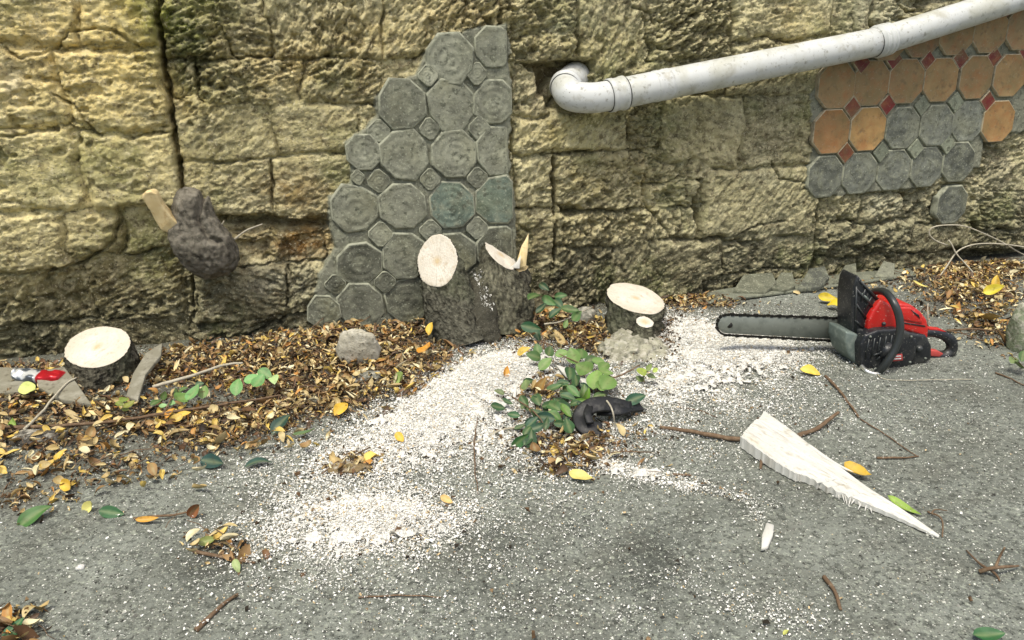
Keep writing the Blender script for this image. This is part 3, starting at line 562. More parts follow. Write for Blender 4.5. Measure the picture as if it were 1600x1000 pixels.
def right_panel():
    r = np.random.default_rng(19)
    oct_o = [(1308, 134), (1363, 130), (1417, 127), (1471, 125), (1526, 121), (1579, 118), (1300, 206), (1357, 202), (1561, 190),
             (1391, 58), (1444, 54), (1497, 51), (1549, 48), (1600, 44), (1497, -20), (1549, -24), (1600, -28), (1630, 114)]
    oct_g = [(1410, 200), (1463, 196), (1513, 190), (1289, 276), (1343, 271), (1397, 266), (1448, 261), (1497, 253), (1487, 320)]
    dia_r = [(1333, 168), (1388, 164), (1545, 158), (1323, 239), (1348, 98), (1400, 95), (1452, 96), (1503, 91), (1555, 89), (1605, 80), (1521, 18), (1574, 14)]
    dia_g = [(1440, 165), (1493, 160), (1430, 233), (1480, 226), (1376, 238)]
    sw = (WSZ(1526, 121)[0] - WSZ(1363, 130)[0]) / 3; zh = WSZ(1300, 134)[1] - WSZ(1300, 206)[1]
    def octP(c, k=.5, f=.97):
        a, b = sw * .5 * f * k * 2, zh * .5 * f * k * 2; q = .27 * 2 * a; qz = .27 * 2 * b
        return np.array([(a, b - qz), (a - q, b), (-a + q, b), (-a, b - qz), (-a, -b + qz), (-a + q, -b), (a - q, -b), (a, -b + qz)]) + c
    i = 100
    for (x, y) in oct_o:
        i += 1; c = WSZ(x, y, .03); g = r.uniform(.7, 1.25); tn = np.array([.42, .215, .060]) * g
        if y < 150: tn = np.array([.30, .185, .065]) * g  # rows by the pipe: its shade is put into a duller brown
        if (x, y) == (1357, 202): tn = np.array([.56, .32, .10])
        if (x, y) == (1300, 206): tn = np.array([.36, .17, .05])
        if (x, y) == (1561, 190): tn = np.array([.45, .235, .07])
        PP = octP(c); zc = WSZ(x, 58 - (x - 1400) * .30 - 4, .03)[1]
        if y < 100: PP = clip_s(PP[:, ::-1], zc)
        if len(PP) < 3: continue
        if y < 100: PP = PP[:, ::-1]
        if np.ptp(PP[:, 1]) < .02: continue
        tile('orange_octagonal_tile', PP, .006, .028 + r.uniform(-.0015, .002), M_terra, M_bisque, BED2, np.clip(tn * .62 + np.array([.085, .068, .040]), 0, 1), rim=.035, seed=i, tilt=.006)
    for (x, y) in oct_g:
        i += 1; c = WSZ(x, y, .02); tn = np.array([.150, .160, .132]) * r.uniform(.8, 1.25)
        tile('grey_octagonal_print', octP(c, .49), -.01, .022 + r.uniform(-.002, .002), M_cement, M_rimc, BED2, tn, ringamp=.0007, rim=.06, seed=i, tilt=.015)
    for (lst, nm, m1, m2, tn, n1) in ((dia_r, 'red_diamond_tile', M_terra, M_bisque, np.array([.15, .020, .018]), .0275), (dia_g, 'grey_diamond_print', M_cement, M_cement, np.array([.20, .22, .16]), .026)):
        for (x, y) in lst:
            i += 1; c = WSZ(x, y, .03 if nm[0] == 'r' else .02); a = sw * .235; b = zh * .245
            tile(nm, np.array([(a, 0), (0, b), (-a, 0), (0, -b)]) + c, .006, n1, m1, m2, BED2, tn * r.uniform(.8, 1.25), rim=.09, seed=i, tilt=.01)
right_panel()

# ------------------------------------------------------------------ drain pipe
def pipe():
    n0 = .085
    t = empty('drain_pipe', WP(950, 150, n0), 'long white plastic waste pipe with an elbow running up along the wall', 'pipe')
    rp = .0555
    A = WP(955, 149, n0); B = WP(1378, 64, n0); C = WP(1700, -38, n0 + .01)
    S = pxm(A)
    def seg(name, P, r, m=M_pvc, ns=36, cap=True): V, F = tube(P, r, ns, cap); return obj(name, V, F, m, t)
    L = np.linspace(0, 1, 12)[:, None]
    seg('pipe_section', A + (B - A) * L, .0515); seg('pipe_section', B + (C - B) * L, .0515)
    def ringed(name, P0, P1, prof, m=M_pvc):
        d = P1 - P0; ts = np.array([p[0] for p in prof])[:, None]; return seg(name, P0 + d * ts, np.array([p[1] for p in prof]), m)
    d1 = (B - A) / np.linalg.norm(B - A); d2 = (C - B) / np.linalg.norm(C - B)
    ringed('coupling', B - d1 * .035, B + d2 * .03, [(0, .0515), (.02, .056), (.18, .056), (.2, .060), (.33, .060), (.35, .0565), (.5, .0565), (.52, .060), (.68, .060), (.7, .0565), (.8, .0565), (.82, .059), (.97, .059), (1, .0515)])
    for q_, dd in ((A - d1 * .0125, d1), (A + d1 * .0515, d1), (B - d1 * .036, d1), (B + d2 * .0305, d2)): ringed('gap_shade_ring', q_, q_ + dd * .0022, [(0, .0535), (1, .0535)], M_rubber)  # black rings added to draw the shade in the gaps at the collars
    D = A + d1 * .19; ringed('seam_ring', D - d1 * .03, D + d1 * .03, [(0, .0515), (.05, .0530), (.3, .0530), (.33, .0522), (.6, .0522), (.63, .0535), (.95, .0535), (1, .0515)])
    # elbow: out of the hole, round to the right
    P = smooth_path([WP(902, 118, -.07), WP(889, 128, -.02), WP(884, 138, .03), WP(894, 150, .072), WP(925, 153, .088), A], 34)
    seg('elbow', P, np.full(34, .0500))
    ringed('socket_ring', A - d1 * .012, A + d1 * .05, [(0, .0500), (.03, .0565), (.3, .0565), (.34, .0545), (.74, .0545), (.78, .0575), (.96, .0575), (1, .0518)])
    i = 12; u = P[i] - P[i - 2]; u /= np.linalg.norm(u); ringed('gap_shade_ring', P[i] + u * .010, P[i] + u * .0125, [(0, .0515), (1, .0515)], M_rubber)  # same black ring for the shaded gap at the inlet collar
    i = 12; u = P[i] - P[i - 2]; u /= np.linalg.norm(u)
    ringed('inlet_collar', P[i] - u * .016, P[i] + u * .010, [(0, .0500), (.05, .0560), (.45, .0560), (.5, .0540), (.9, .0545), (1, .0500)])
pipe()

# ------------------------------------------------------------------ stumps
def frame_of(n):
    n = np.asarray(n, float); n = n / np.linalg.norm(n); x = np.cross([0, 0, 1.0], n)
    if np.linalg.norm(x) < 1e-3: x = np.array([1.0, 0, 0])
    x /= np.linalg.norm(x); return x, np.cross(n, x), n
def trunk(base, top, cn, rb, rt, parent, seed=0, squash=(1, 1), flare=.25, na=120, nt_=56, tint=(.085, .082, .058), bulge=0.0, furrow=1.0, cutmat=None, ell=None):
    base = np.asarray(base); top = np.asarray(top); ax = top - base; H = np.linalg.norm(ax); ax = ax / H; cn = np.asarray(cn, float); cn /= np.linalg.norm(cn)
    x = CR - ax * np.dot(CR, ax); x /= np.linalg.norm(x); y = np.cross(ax, x); r = np.random.default_rng(seed)
    a = np.linspace(0, 2 * np.pi, na, endpoint=False); ca, sa = np.cos(a), np.sin(a); off = seed * 3.3
    wob = .07 * gn(np.stack([ca * 1.3 + off, sa * 1.3, 0 * a], -1)) + .045 * gn(np.stack([ca * 3.2 + off, sa * 3.2, 0 * a + 4], -1))
    rad_ = lambda rr, amp=1: rr * (1 + amp * wob)
    T = top + rad_(rt)[:, None] * (ca[:, None] * x * squash[0] + sa[:, None] * y * squash[1])
    T = T - ax * (((T - top) @ cn) / np.dot(ax, cn))[:, None]
    if ell:      # the sawn outline as calibrated on the cut plane
        cx, cy, rx, ry, ro = ell; cr, sr = math.cos(rad(ro)), math.sin(rad(ro)); pl_ = []
        for q in range(na):
            aa = a[q] - rad(ro); u_ = rx * (1 + .5 * wob[q]) * math.cos(aa); v_ = ry * (1 + .5 * wob[q]) * math.sin(aa)
            d_ = ray(cx + u_ * cr - v_ * sr, cy - (u_ * sr + v_ * cr)); pl_.append(CP + d_ * (np.dot(top - CP, cn) / np.dot(d_, cn)))
        T = np.array(pl_)
    roots = 1 + flare * np.clip(gn(np.stack([ca * 1.7 + off, sa * 1.7, 0 * a + 8], -1)) * 1.5 + .5, 0, 2)
    Bt = base + rad_(rb)[:, None] * (ca[:, None] * x + sa[:, None] * y) * 1.0
    V = []; tt = np.linspace(0, 1, nt_)
    for k, t in enumerate(tt):
        q = Bt + (T - Bt) * t; cc = base + (top - base) * t; o = q - cc; o -= np.outer(o @ ax, ax); on = o / np.linalg.norm(o, axis=1)[:, None]
        fl = (roots - 1) * (1 - t) ** 3 * rb + bulge * math.sin(t * math.pi) * rb
        z = np.full(na, t * H)
        fur = np.abs(fbm(np.stack([ca * rb * 95 + off, sa * rb * 95, z * 13], -1), 3, .6)); bb = gn(np.stack([ca * rb * 22, sa * rb * 22, z * 18 + off], -1))
        disp = furrow * (-.0070 + .0170 * fur + .0065 * bb + .003 * gn(np.stack([ca * rb * 140 + off, sa * rb * 140, z * 70], -1))) * (1 if t < .97 else .3)
        V.append(q + on * (fl + disp)[:, None])
    edge = V[-1]; V = np.concatenate(V); F = [tuple(f) for f in gridF(nt_, na)]
    F += [(k * na + na - 1, (k + 1) * na + na - 1, (k + 1) * na, k * na) for k in range(nt_ - 1)]
    fl_ = fbm(V * np.array([120, 120, 22]) + seed, 3, .6)[:, None]; tn = np.array(tint) * .66 * (1 + .35 * gn(V * 14))[:, None] * np.clip(1 + 1.1 * fl_, .25, 2.2); gq = np.clip(gn(V * 9 + 40) * 1.2, 0, .6)[:, None]; tn = tn * (1 - .6 * gq) + np.array([.13, .145, .085]) * .6 * gq
    F = [f[::-1] for f in F]
    bk = obj('bark', V, F, M_bark, parent, tint=np.clip(tn, .01, 1))
    fx, fy, fn = frame_of(cn); C = edge.mean(0); rr = [1, .985, .93, .8, .65, .5, .35, .2, .08]; VV = []; UV = []
    for j, q in enumerate(rr):
        p = C + (edge - C) * q
        lift = .0015 + (0 if j == 0 else .0012) + .0012 * gn(p * 60 + 5) * (j > 1)
        p = p + cn * np.reshape(lift, (-1, 1)); VV.append(p); UV.append(np.stack([(p - C) @ fx, (p - C) @ fy], -1))
    VV.append((C + cn * .0027)[None]); UV.append(np.zeros((1, 2))); m = len(rr)
    F = [(j * na + i, j * na + (i + 1) % na, (j + 1) * na + (i + 1) % na, (j + 1) * na + i) for j in range(m - 1) for i in range(na)] + [((m - 1) * na + i, (m - 1) * na + (i + 1) % na, m * na) for i in range(na)]
    obj('cut_face', np.concatenate(VV), F, cutmat or M_cut, parent, uv=np.concatenate(UV))
    return bk
def at_depth(px, py, P):   # point on the pixel's ray at the same distance (along the view axis) as P
    d = ray(px, py); return CP + d * (np.dot(np.asarray(P) - CP, CF) / np.dot(d, CF))
def nrm(*v): v = np.array(v, float); return v / np.linalg.norm(v)
def face_n(tocam, side, up):  # normal from camera-aligned components
    f = -np.array([CF[0], CF[1], 0]); f /= np.linalg.norm(f); return nrm(*(f * tocam + np.array([1.0, 0, 0]) * side + np.array([0, 0, 1.0]) * up))

b = G(166, 598); b[2] = .005
S = pxm(b)
st = empty('short_stump', b, 'short round stump with a fresh pale cut top, farthest left, beside a crushed can', 'tree stump')
trunk(b - np.array([0, 0, .02]), at_depth(153, 543, b), face_n(.36, -.20, .90), 54 / S, 51 / S, st, seed=1, flare=.10, tint=(.115, .108, .080), ell=(153, 543, 53, 31, 13))

b = G(722, 530); b[2] = .0; S = pxm(b)
st = empty('twin_stump', G(745, 525), 'tall twin-trunked stump with an oval cut face on the left and a splintered right trunk', 'tree stump')
bk1 = trunk(G(722, 528) - np.array([0, 0, .02]), at_depth(684, 408, G(715, 530)), face_n(.80, -.42, .42), 47 / S, 35 / S, st, seed=2, ell=(684, 408, 41, 31, 82), squash=(1.0, 1.0), flare=.12, tint=(.125, .122, .092), bulge=.03, nt_=60)
b2 = G(785, 512); S2 = pxm(b2)
trunk(b2 - np.array([0, 0, .02]), at_depth(781, 399, b2), face_n(.14, .62, .75), 47 / S2, 33 / S2, st, seed=3, ell=(782, 399, 31, 12, -42), flare=.10, bulge=.22, tint=(.17, .165, .115), nt_=60)
trunk(G(800, 510) - np.array([0, 0, .02]), at_depth(807, 420, G(800, 508)), face_n(.2, .1, .9), 31 / S2, 20 / S2, st, seed=6, ell=(807, 420, 19, 6, 6), flare=.10, tint=(.10, .095, .07), cutmat=M_ywood, na=90)
# ridge of fused bark between the trunks
Pm = smooth_path([G(752, 532) - np.array([0, 0, .02]), at_depth(752, 490, G(752, 530)), at_depth(749, 462, G(752, 524)), at_depth(746, 444, G(752, 518))], 30)
Pm = Pm + np.array([0, .035, 0]); V, F = tube(Pm, np.linspace(.075, .03, 30), 48); V = V + (.012 * gn(V * np.array([50, 50, 18])) + .007 * gn(V * 110))[:, None] * nrm(.2, -1, .2)
obj('bark_fork', V, F, M_bark, st, tint=np.tile([.07, .067, .05], (len(V), 1)))
cl_ = []
for k in range(90):
    u_ = random.random(); q_ = at_depth(745 + 22 * u_ + random.uniform(-8, 8), 424 + 62 * u_ + random.uniform(-6, 6), G(752, 538) - CF * .02); h_ = random.uniform(.0012, .0035)
    cl_.append((np.array([q_ + np.array([random.gauss(0, h_), random.gauss(0, .003), random.gauss(0, h_)]) for _ in range(4)]), [(0, 1, 2), (0, 2, 3), (0, 3, 1), (1, 3, 2)]))
V, F, _ = join(cl_); obj('caught_chips', V, F, M_wood, st, smooth=False)
# standing splinter on the right trunk
def slab3(P, d, name, m, parent, bev=.001, **k): V, F = ext(P, d / np.linalg.norm(d), np.linalg.norm(d), bev, 1); return obj(name, V, F, m, parent, **k)
q = at_depth(812, 415, b2)
slab3([at_depth(x, y, b2) for x, y in ((805, 420), (822, 416), (825, 385), (826, 364), (820, 376), (815, 384), (810, 400))], CF * .018, 'standing_splinter', M_ywood, st)
slab3([at_depth(x, y, b2 - CF * .02) for x, y in ((798, 418), (812, 420), (814, 398), (808, 408))], CF * .012, 'standing_splinter', M_wood, st)

b = G(990, 520); S = pxm(b)
st = empty('low_stump', b, 'low broad stump with pale oval cut and a tiny sawn shoot in front', 'tree stump')
trunk(b - np.array([0, 0, .02]), at_depth(991, 468, b), face_n(.15, .24, .95), 43 / S, 44 / S, st, seed=4, flare=.12, tint=(.15, .145, .105), ell=(993, 467, 47, 21, -17))
bb = G(1010, 552); trunk(bb - np.array([0, 0, .01]), at_depth(1007, 505, G(1006, 540)), face_n(.25, .2, .93), 17 / S, 14.5 / S, st, seed=5, ell=(1007, 504, 14, 8, -14), flare=.2, na=48, nt_=26, tint=(.13, .13, .09))
# rough root collar in front of it
V, F = ico(5); c = G(988, 556); V = V * np.array([.122, .13, .060]); V = V + V / np.linalg.norm(V, axis=1)[:, None] * (.022 * fbm(V * 13, 2, .5) + .014 * fbm(V * 38, 4, .65))[:, None] + c + np.array([0, .05, -.012])
obj('root_collar', V, F, M_rock, st, tint=np.array([.30, .295, .22]) * (1 + .4 * gn(V * 30))[:, None])

# ------------------------------------------------------------------ burl growing from the wall
def remesh(parts, vox):
    V, F, _ = join(parts); me = bpy.data.meshes.new('t'); me.from_pydata(V.tolist(), [], F); o = bpy.data.objects.new('t', me); COL.objects.link(o)
    md = o.modifiers.new('r', 'REMESH'); md.mode = 'VOXEL'; md.voxel_size = vox
    dg = bpy.context.evaluated_depsgraph_get(); e = o.evaluated_get(dg).to_mesh()
    V = np.array([v.co[:] for v in e.vertices]); F = [tuple(p.vertices) for p in e.polygons]; bpy.data.objects.remove(o); return V, F
def blob(c, r, ax=None, sub=3):
    V, F = ico(sub); V = V * np.array(r)
    B = np.stack([WU, WN, WZ]); return V @ B + c, F
def burl():
    t = empty('wall_burl', WP(320, 400, .0), 'dark grey knotty trunk stub growing out of the wall with one yellow sawn branch', 'tree stump')
    S = pxm(WP(320, 380)); k = 1 / S
    def limb(pts, rs):
        P = smooth_path([WP(x, y, n) for x, y, n in pts], 30); return tube(P, np.interp(np.linspace(0, 1, 30), np.linspace(0, 1, len(rs)), rs) * k, 28)
    parts = [limb([(290, 300, .02), (299, 322, .05), (306, 348, .06), (318, 375, .07), (332, 398, .07), (344, 416, .05)], [14, 28, 30, 34, 40, 36, 22]),
             limb([(276, 352, .075), (290, 372, .08), (308, 394, .08), (330, 414, .06), (342, 424, .05)], [16, 24, 28, 26, 14]), blob(WP(338, 398, .055), (34 * k, .07, 36 * k)), blob(WP(300, 312, .035), (27 * k, .05, 14 * k))]
    V, F = remesh(parts, .0055)
    nn = V - np.array([WP(315, 375, -.03)]); nn /= np.linalg.norm(nn, axis=1)[:, None]
    q = V @ np.stack([WU, WN, WZ], 1)
    V = V + nn * (.003 * gn(V * 13) + .0020 * np.sin(q[:, 0] * 170 + q[:, 2] * 130 + 5 * gn(V * 12)) * (gn(V * 9 + 3) > -.1) + .0045 * fbm(V * 60, 3, .6))[:, None]
    crease = line_d(q[:, 0], q[:, 2], np.array([[np.dot(WP(x, y, .07), WU), WP(x, y, .07)[2]] for x, y in ((318, 302), (310, 335), (330, 365), (345, 372))]))
    V = V - nn * (.026 * (1 - sst(.0, .014, crease)))[:, None]
    obj('burl', V, F, M_bark, t, tint=np.clip(np.array([.155, .142, .112]) * (1 + .5 * gn(V * 22) + .5 * gn(V * 70))[:, None], .01, 1))
    # sawn yellow branch
    V, F = ext([WP(x, y, .13 - .0006 * (y - 300)) for x, y in ((221, 306), (226, 300), (237, 298), (244, 303), (254, 322), (270, 340), (287, 357), (281, 366), (266, 365), (252, 358), (243, 345), (232, 326))], -WN, .055, .009, 3)
    V = V + .003 * gn(V * 35)[:, None]; obj('sawn_branch', V, F, M_ywood, t, smooth=False)
    for pts in (((365, 375), (385, 360), (410, 350)), ((360, 370), (345, 358), (350, 345))):
        V, F = tube(smooth_path([WP(x, y, .05 + .01 * i) for i, (x, y) in enumerate(pts)], 14), np.linspace(.004, .0018, 14), 6); obj('dead_twig', V, F, M_palevine, t)
burl()

# ------------------------------------------------------------------ chainsaw
def chainsaw():
    th = rad(7); X = np.array([math.cos(th), math.sin(th), 0]); Y = np.array([math.sin(th), -math.cos(th), 0]); Zu = np.array([0, 0, 1.0])
    O = G(1380, 585) - Y * .19
    def sp(px, py, d):   # point on the upright plane of the saw, d metres in front of its bar
        r = ray(px, py); o = O + Y * d; return CP + r * (np.dot(o - CP, Y) / np.dot(r, Y))
    t = empty('chainsaw', np.array([*(O + Y * .1)[:2], 0]), 'red and black petrol chainsaw standing on the asphalt, bar pointing left', 'chainsaw')
    def pl(name, pts, d0, thick, m, bev=.004, parent=None, seg=2):
        V, F = ext([sp(x, y, d0) for x, y in pts], -Y, thick, bev, seg); return obj(name, V, F, m, parent or t)
    # bar, rounded nose; the chain runs round it
    pts = []
    T0, T1, B1, B0 = (1345, 501), (1136, 494), (1136, 521), (1345, 532)
    arc = [(1136 - 14 * math.sin(a), 507.5 - 13.5 * math.cos(a)) for a in np.linspace(0, math.pi, 12)]
    bar = [T0] + arc + [B0]
    gb = pl('guide_bar', bar, .0, .005, M_steel, .0008, seg=1)
    for (x, y, q) in ((1140, 508, 4), (1300, 512, 3), (1316, 514, 3)):
        V, F = tube([sp(x, y, .001), sp(x, y, -.0002)], q / 440, 14); V2 = V; obj('bar_rivet', V2, F, M_chain, gb)
    loop = [(1345, 499)] + [(1240, 495.2)] + [(1136 - 16 * math.sin(a), 507.5 - 15.5 * math.cos(a)) for a in np.linspace(0, math.pi, 14)] + [(1240, 528.5), (1345, 534)]
    L3 = np.array([sp(x, y, -.0025) for x, y in loop]); seg = np.linalg.norm(np.diff(L3, axis=0), axis=1); cum = np.concatenate([[0], np.cumsum(seg)])
    parts = []; n = int(cum[-1] / .0125)
    for i in range(n):
        s0 = cum[-1] * i / n; s1 = cum[-1] * (i + .86) / n; p = [np.array([np.interp(q, cum, L3[:, j]) for j in range(3)]) for q in (s0, s1)]
        d = nrm(*(p[1] - p[0])); up = np.cross(d, Y); up = up if True else up
        c = sp(1240, 512, -.0025); up = up * (1 if np.dot(up, (p[0] + p[1]) / 2 - c) > 0 else -1)
        h = .0045 if i % 3 else .0068; wd = .0045 if i % 2 else .0028
        a = [p[0] - up * .002, p[1] - up * .002, p[1] + up * h * .7, p[0] + up * h]
        parts.append((np.array([q + Y * wd for q in a] + [q - Y * wd for q in a]), [(0, 1, 2, 3), (7, 6, 5, 4), (0, 4, 5, 1), (1, 5, 6, 2), (2, 6, 7, 3), (3, 7, 4, 0)]))
    V, F, _ = join(parts); obj('saw_chain', V, F, M_chain, t, smooth=False)
    # body
    eng = pl('engine_housing', [(1326, 545), (1340, 520), (1362, 508), (1400, 506), (1440, 514), (1452, 530), (1450, 552), (1440, 566), (1400, 574), (1362, 578), (1336, 568)], .105, .11, M_blackpl, .010, seg=3)
    pl('clutch_cover', [(1322, 540), (1326, 520), (1345, 506), (1420, 508), (1424, 548), (1350, 560), (1330, 556)], .0, .03, M_blackpl, .006)
    pl('front_casing', [(1322, 518), (1340, 522), (1352, 540), (1348, 560), (1356, 576), (1340, 572), (1326, 556), (1321, 536)], .115, .10, M_alloy, .007)
    sh = pl('starter_housing', [(1345, 572), (1344, 540), (1352, 524), (1372, 516), (1402, 514), (1424, 520), (1434, 536), (1432, 556), (1420, 572), (1392, 581), (1364, 583)], .145, .05, M_blackpl, .008, seg=3)
    for i in range(6):      # cooling slots radiating on the starter cover
        a = rad(200 + i * 24); c = (1386, 548); p0 = (c[0] + 9 * math.cos(a), c[1] - 8 * math.sin(a) * 1); p1 = (c[0] + 23 * math.cos(a), c[1] - 21 * math.sin(a))
        V, F = tube([sp(*p0, .147), sp(*p1, .147)], .0028, 8); obj('cooling_rib', V, F, M_tubeh, sh)
    for i in range(5):
        V, F = tube([sp(1358 + i * 9, 530 - i * 1.6, .146), sp(1352 + i * 9, 560 - i, .146)], .0022, 8); obj('cooling_rib', V, F, M_tubeh, sh)
    V, F = tube([sp(1386, 548, .144), sp(1386, 548, .155)], .024, 28); obj('starter_hub', V, F, M_blackpl, sh)
    pl('rear_casing', [(1420, 520), (1448, 524), (1456, 540), (1456, 562), (1440, 570), (1418, 574)], .130, .09, M_blackpl, .008)
    lb = pl('sticker', [(1393, 554), (1410, 553), (1411, 563), (1393, 565)], .1535, .002, M_label, .0004, seg=1)
    for y in (556.5, 560.5): pl('sticker_bar', [(1395, y), (1408, y - 1), (1408, y + .8), (1395, y + 1.8)], .1545, .002, M_white, 0, lb)
    # red cover
    rc = pl('red_top_cover', [(1356, 518), (1358, 498), (1366, 484), (1377, 468), (1388, 474), (1398, 482), (1404, 474), (1424, 476), (1440, 488), (1449, 500), (1452, 514), (1450, 530), (1442, 534), (1434, 522), (1404, 514), (1376, 514)], .118, .105, M_redpl, .012, seg=3)
    pl('red_top_cover', [(1405, 480), (1424, 480), (1436, 490), (1442, 500), (1442, 507), (1405, 500)], .121, .10, M_redpl, .006)
    pl('cover_groove', [(1406, 502.5), (1446, 509), (1446, 511), (1406, 504.5)], .1195, .004, M_blackpl, 0, rc)
    pl('cover_groove', [(1424, 484), (1436, 492), (1438, 498), (1431, 492)], .1228, .004, M_blackpl, 0, rc)
    V, F = tube([sp(1381, 506, .116), sp(1381, 506, .122)], .006, 16); obj('cover_screw', V, F, M_tubeh, rc)
    for (x, y, d_) in ((1368, 576, .147), (1422, 566, .147), (1360, 526, .147), (1424, 526, .147), (1446, 560, .132)):
        V, F = tube([sp(x, y, d_ - .003), sp(x, y, d_ + .001)], .0038, 12); obj('housing_screw', V, F, M_steel, sh)
    V, F = tube([sp(1436, 545, .128), sp(1436, 545, .137)], .011, 20); obj('fuel_cap', V, F, M_tubeh, sh)
    # rear handle loop
    P = smooth_path([sp(1436, 522, .075), sp(1452, 519, .075), sp(1472, 523, .075), sp(1485, 532, .075), sp(1487, 545, .075), sp(1478, 555, .075), sp(1462, 558, .075), sp(1436, 560, .075)], 40)
    V, F = tube(P, np.concatenate([np.full(14, .0145), np.full(26, .0165)]), 16); rh = obj('rear_handle', V, F, M_blackpl, t)
    pl('throttle_trigger', [(1444, 547), (1466, 548), (1475, 553), (1468, 558), (1446, 556)], .094, .02, M_label, .003, rh)
    pl('throttle_lock', [(1450, 512), (1470, 514), (1480, 519), (1452, 517)], .085, .02, M_redpl, .002, rh)
    # wrap-around front handle
    P = smooth_path([sp(1350, 490, .0), sp(1360, 462, .02), sp(1372, 455, .06), sp(1385, 458, .12), sp(1397, 474, .165), sp(1405, 496, .182), sp(1406, 520, .190), sp(1399, 544, .194), sp(1386, 566, .194), sp(1374, 580, .180), sp(1366, 583, .145)], 60)
    V, F = tube(P, .0110, 18); obj('front_handle', V, F, M_tubeh, t)
    P = smooth_path([sp(1346, 572, .15), sp(1354, 580, .175), sp(1366, 584, .185), sp(1380, 582, .182)], 22); V, F = tube(P, .0062, 12); obj('handle_bracket', V, F, M_shine, t)
    # hand guard, upright with ribs
    hg = pl('hand_guard', [(1333, 530), (1331, 500), (1332, 462), (1336, 440), (1341, 430), (1350, 442), (1362, 454), (1374, 468), (1377, 474), (1370, 486), (1358, 494), (1354, 510), (1350, 534), (1342, 538)], .10, .085, M_blackpl, .006)
    for (a, b_, r_) in (((1345, 440), (1374, 470), .0035), ((1338, 452), (1366, 482), .0035), ((1337, 474), (1354, 498), .003), ((1336, 500), (1348, 512), .003), ((1338, 448), (1337, 520), .003), ((1352, 452), (1346, 470), .0025), ((1362, 464), (1352, 482), .0025)):
        V, F = tube([sp(*a, .102), sp(*b_, .102)], r_, 8); obj('guard_rib', V, F, M_tubeh, hg)
    pl('guard_window', [(1347, 458), (1354, 463), (1362, 473), (1352, 470)], .1015, .003, M_alloy, 0, hg)
    V, F = tube([sp(1344, 520, .10), sp(1344, 520, .109)], .013, 20); obj('pivot_cap', V, F, M_tubeh, hg)
    for i in range(4): # bumper spikes
        y = 528 + i * 8; pl('bumper_spike', [(1324, y), (1324, y + 6), (1316, y + 4)], .008, .004, M_steel, 0)
chainsaw()

# ------------------------------------------------------------------ split wedge of wood, chips
def wedge():
    Lp = smooth_path([(1157, 681, 0), (1200, 712, 0), (1240, 736, 0), (1262, 744, 0), (1322, 772, 0), (1400, 806, 0), (1466, 839, 0)], 90)[:, :2]
    Rp = smooth_path([(1195, 643, 0), (1232, 668, 0), (1268, 696, 0), (1325, 738, 0), (1360, 764, 0), (1410, 796, 0), (1468, 836, 0)], 90)[:, :2]
    nv = 22; V = []; r = np.random.default_rng(3); jit = np.cumsum(r.normal(0, .6, 90)) * .25
    top = []; bot = []; UVW = []
    for i in range(90):
        t = i / 89; th = .026 * (1 - t) ** .8 + .005; a = Lp[i] + np.array([0, max(0, math.sin(i * 1.7)) * (4 if 45 < i < 62 else 1)]); b = Rp[i]
        for j in range(nv):
            v = j / (nv - 1); p = a + (b - a) * v; P = G(*p, th)
            P[2] = th + (.0065 * float(gn(np.array([[v * 6, t * 1.3, .3]]))[0])) * (1 - t) + .0028 * float(gn(np.array([[v * 17, t * 3, 2.]]))[0]) * (1 - .6 * t) ; top.append(P); UVW.append((v * .085 * (1 - t) + .3, t * .05))
            bot.append(np.array([P[0], P[1], .003]))
    n = 90 * nv; F = [tuple(f) for f in gridF(90, nv)]; Fb = [tuple(q + n for q in f[::-1]) for f in F]
    rim = [i * nv for i in range(90)] + [89 * nv + j for j in range(1, nv)] + [i * nv + nv - 1 for i in range(88, -1, -1)] + [j for j in range(nv - 2, 0, -1)]
    Fs = [(rim[k], rim[(k + 1) % len(rim)], rim[(k + 1) % len(rim)] + n, rim[k] + n) for k in range(len(rim))]
    V = np.array(top + bot); Fs = [f[::-1] for f in Fs]
    t = empty('wood_splinter', G(1300, 750), 'long white wedge of split wood tapering to a point on the asphalt, right of centre', 'wood offcut')
    obj('split_wood', V, F + Fb + Fs, M_grain, t, uv=np.array(UVW + UVW), smooth=False)
    P = smooth_path([G(1262, 697, .02), G(1300, 722, .02), G(1338, 741, .012)], 20); V, F = tube(P, np.linspace(.007, .002, 20), 8); obj('loose_strand', V, F, M_wood, t)
    for i in range(9):
        x = 1310 + i * 6 + random.uniform(-2, 2); y = 768 + i * 3.2; P = [G(x, y, .012), G(x + random.uniform(-5, 5), y + random.uniform(7, 15), .006)]
        V, F = tube(P, [.002, .0007], 6); obj('torn_fibre', V, F, M_wood, t)
    V, F = ext([G(x, y, .004) for x, y in ((1197, 822), (1209, 826), (1207, 842), (1199, 860), (1189, 862), (1190, 842))], (0, 0, 1), .009, .0015, 1)
    tag(obj('wood_chip', V, F, M_wood), 'small white wood chip alone on the asphalt below the long split wedge', 'wood chip')
    V, F = ext([G(x, y, .010) for x, y in ((808, 578), (812, 578), (806, 622), (801, 624))], (0, 0, 1), .005, .001, 1)
    tag(obj('wood_chip', V, F, M_wood), 'thin pale upright-looking sliver of wood among the green leaves in the centre', 'wood chip')
    V, F = ext([G(x, y, .022) for x, y in ((868, 572), (886, 578), (918, 596), (926, 604), (910, 602), (884, 590))], (0, 0, 1), .006, .001, 1)
    tag(obj('wood_chip', V, F, M_wood), 'white split strip of wood lying under the light green sprig', 'wood chip')
wedge()

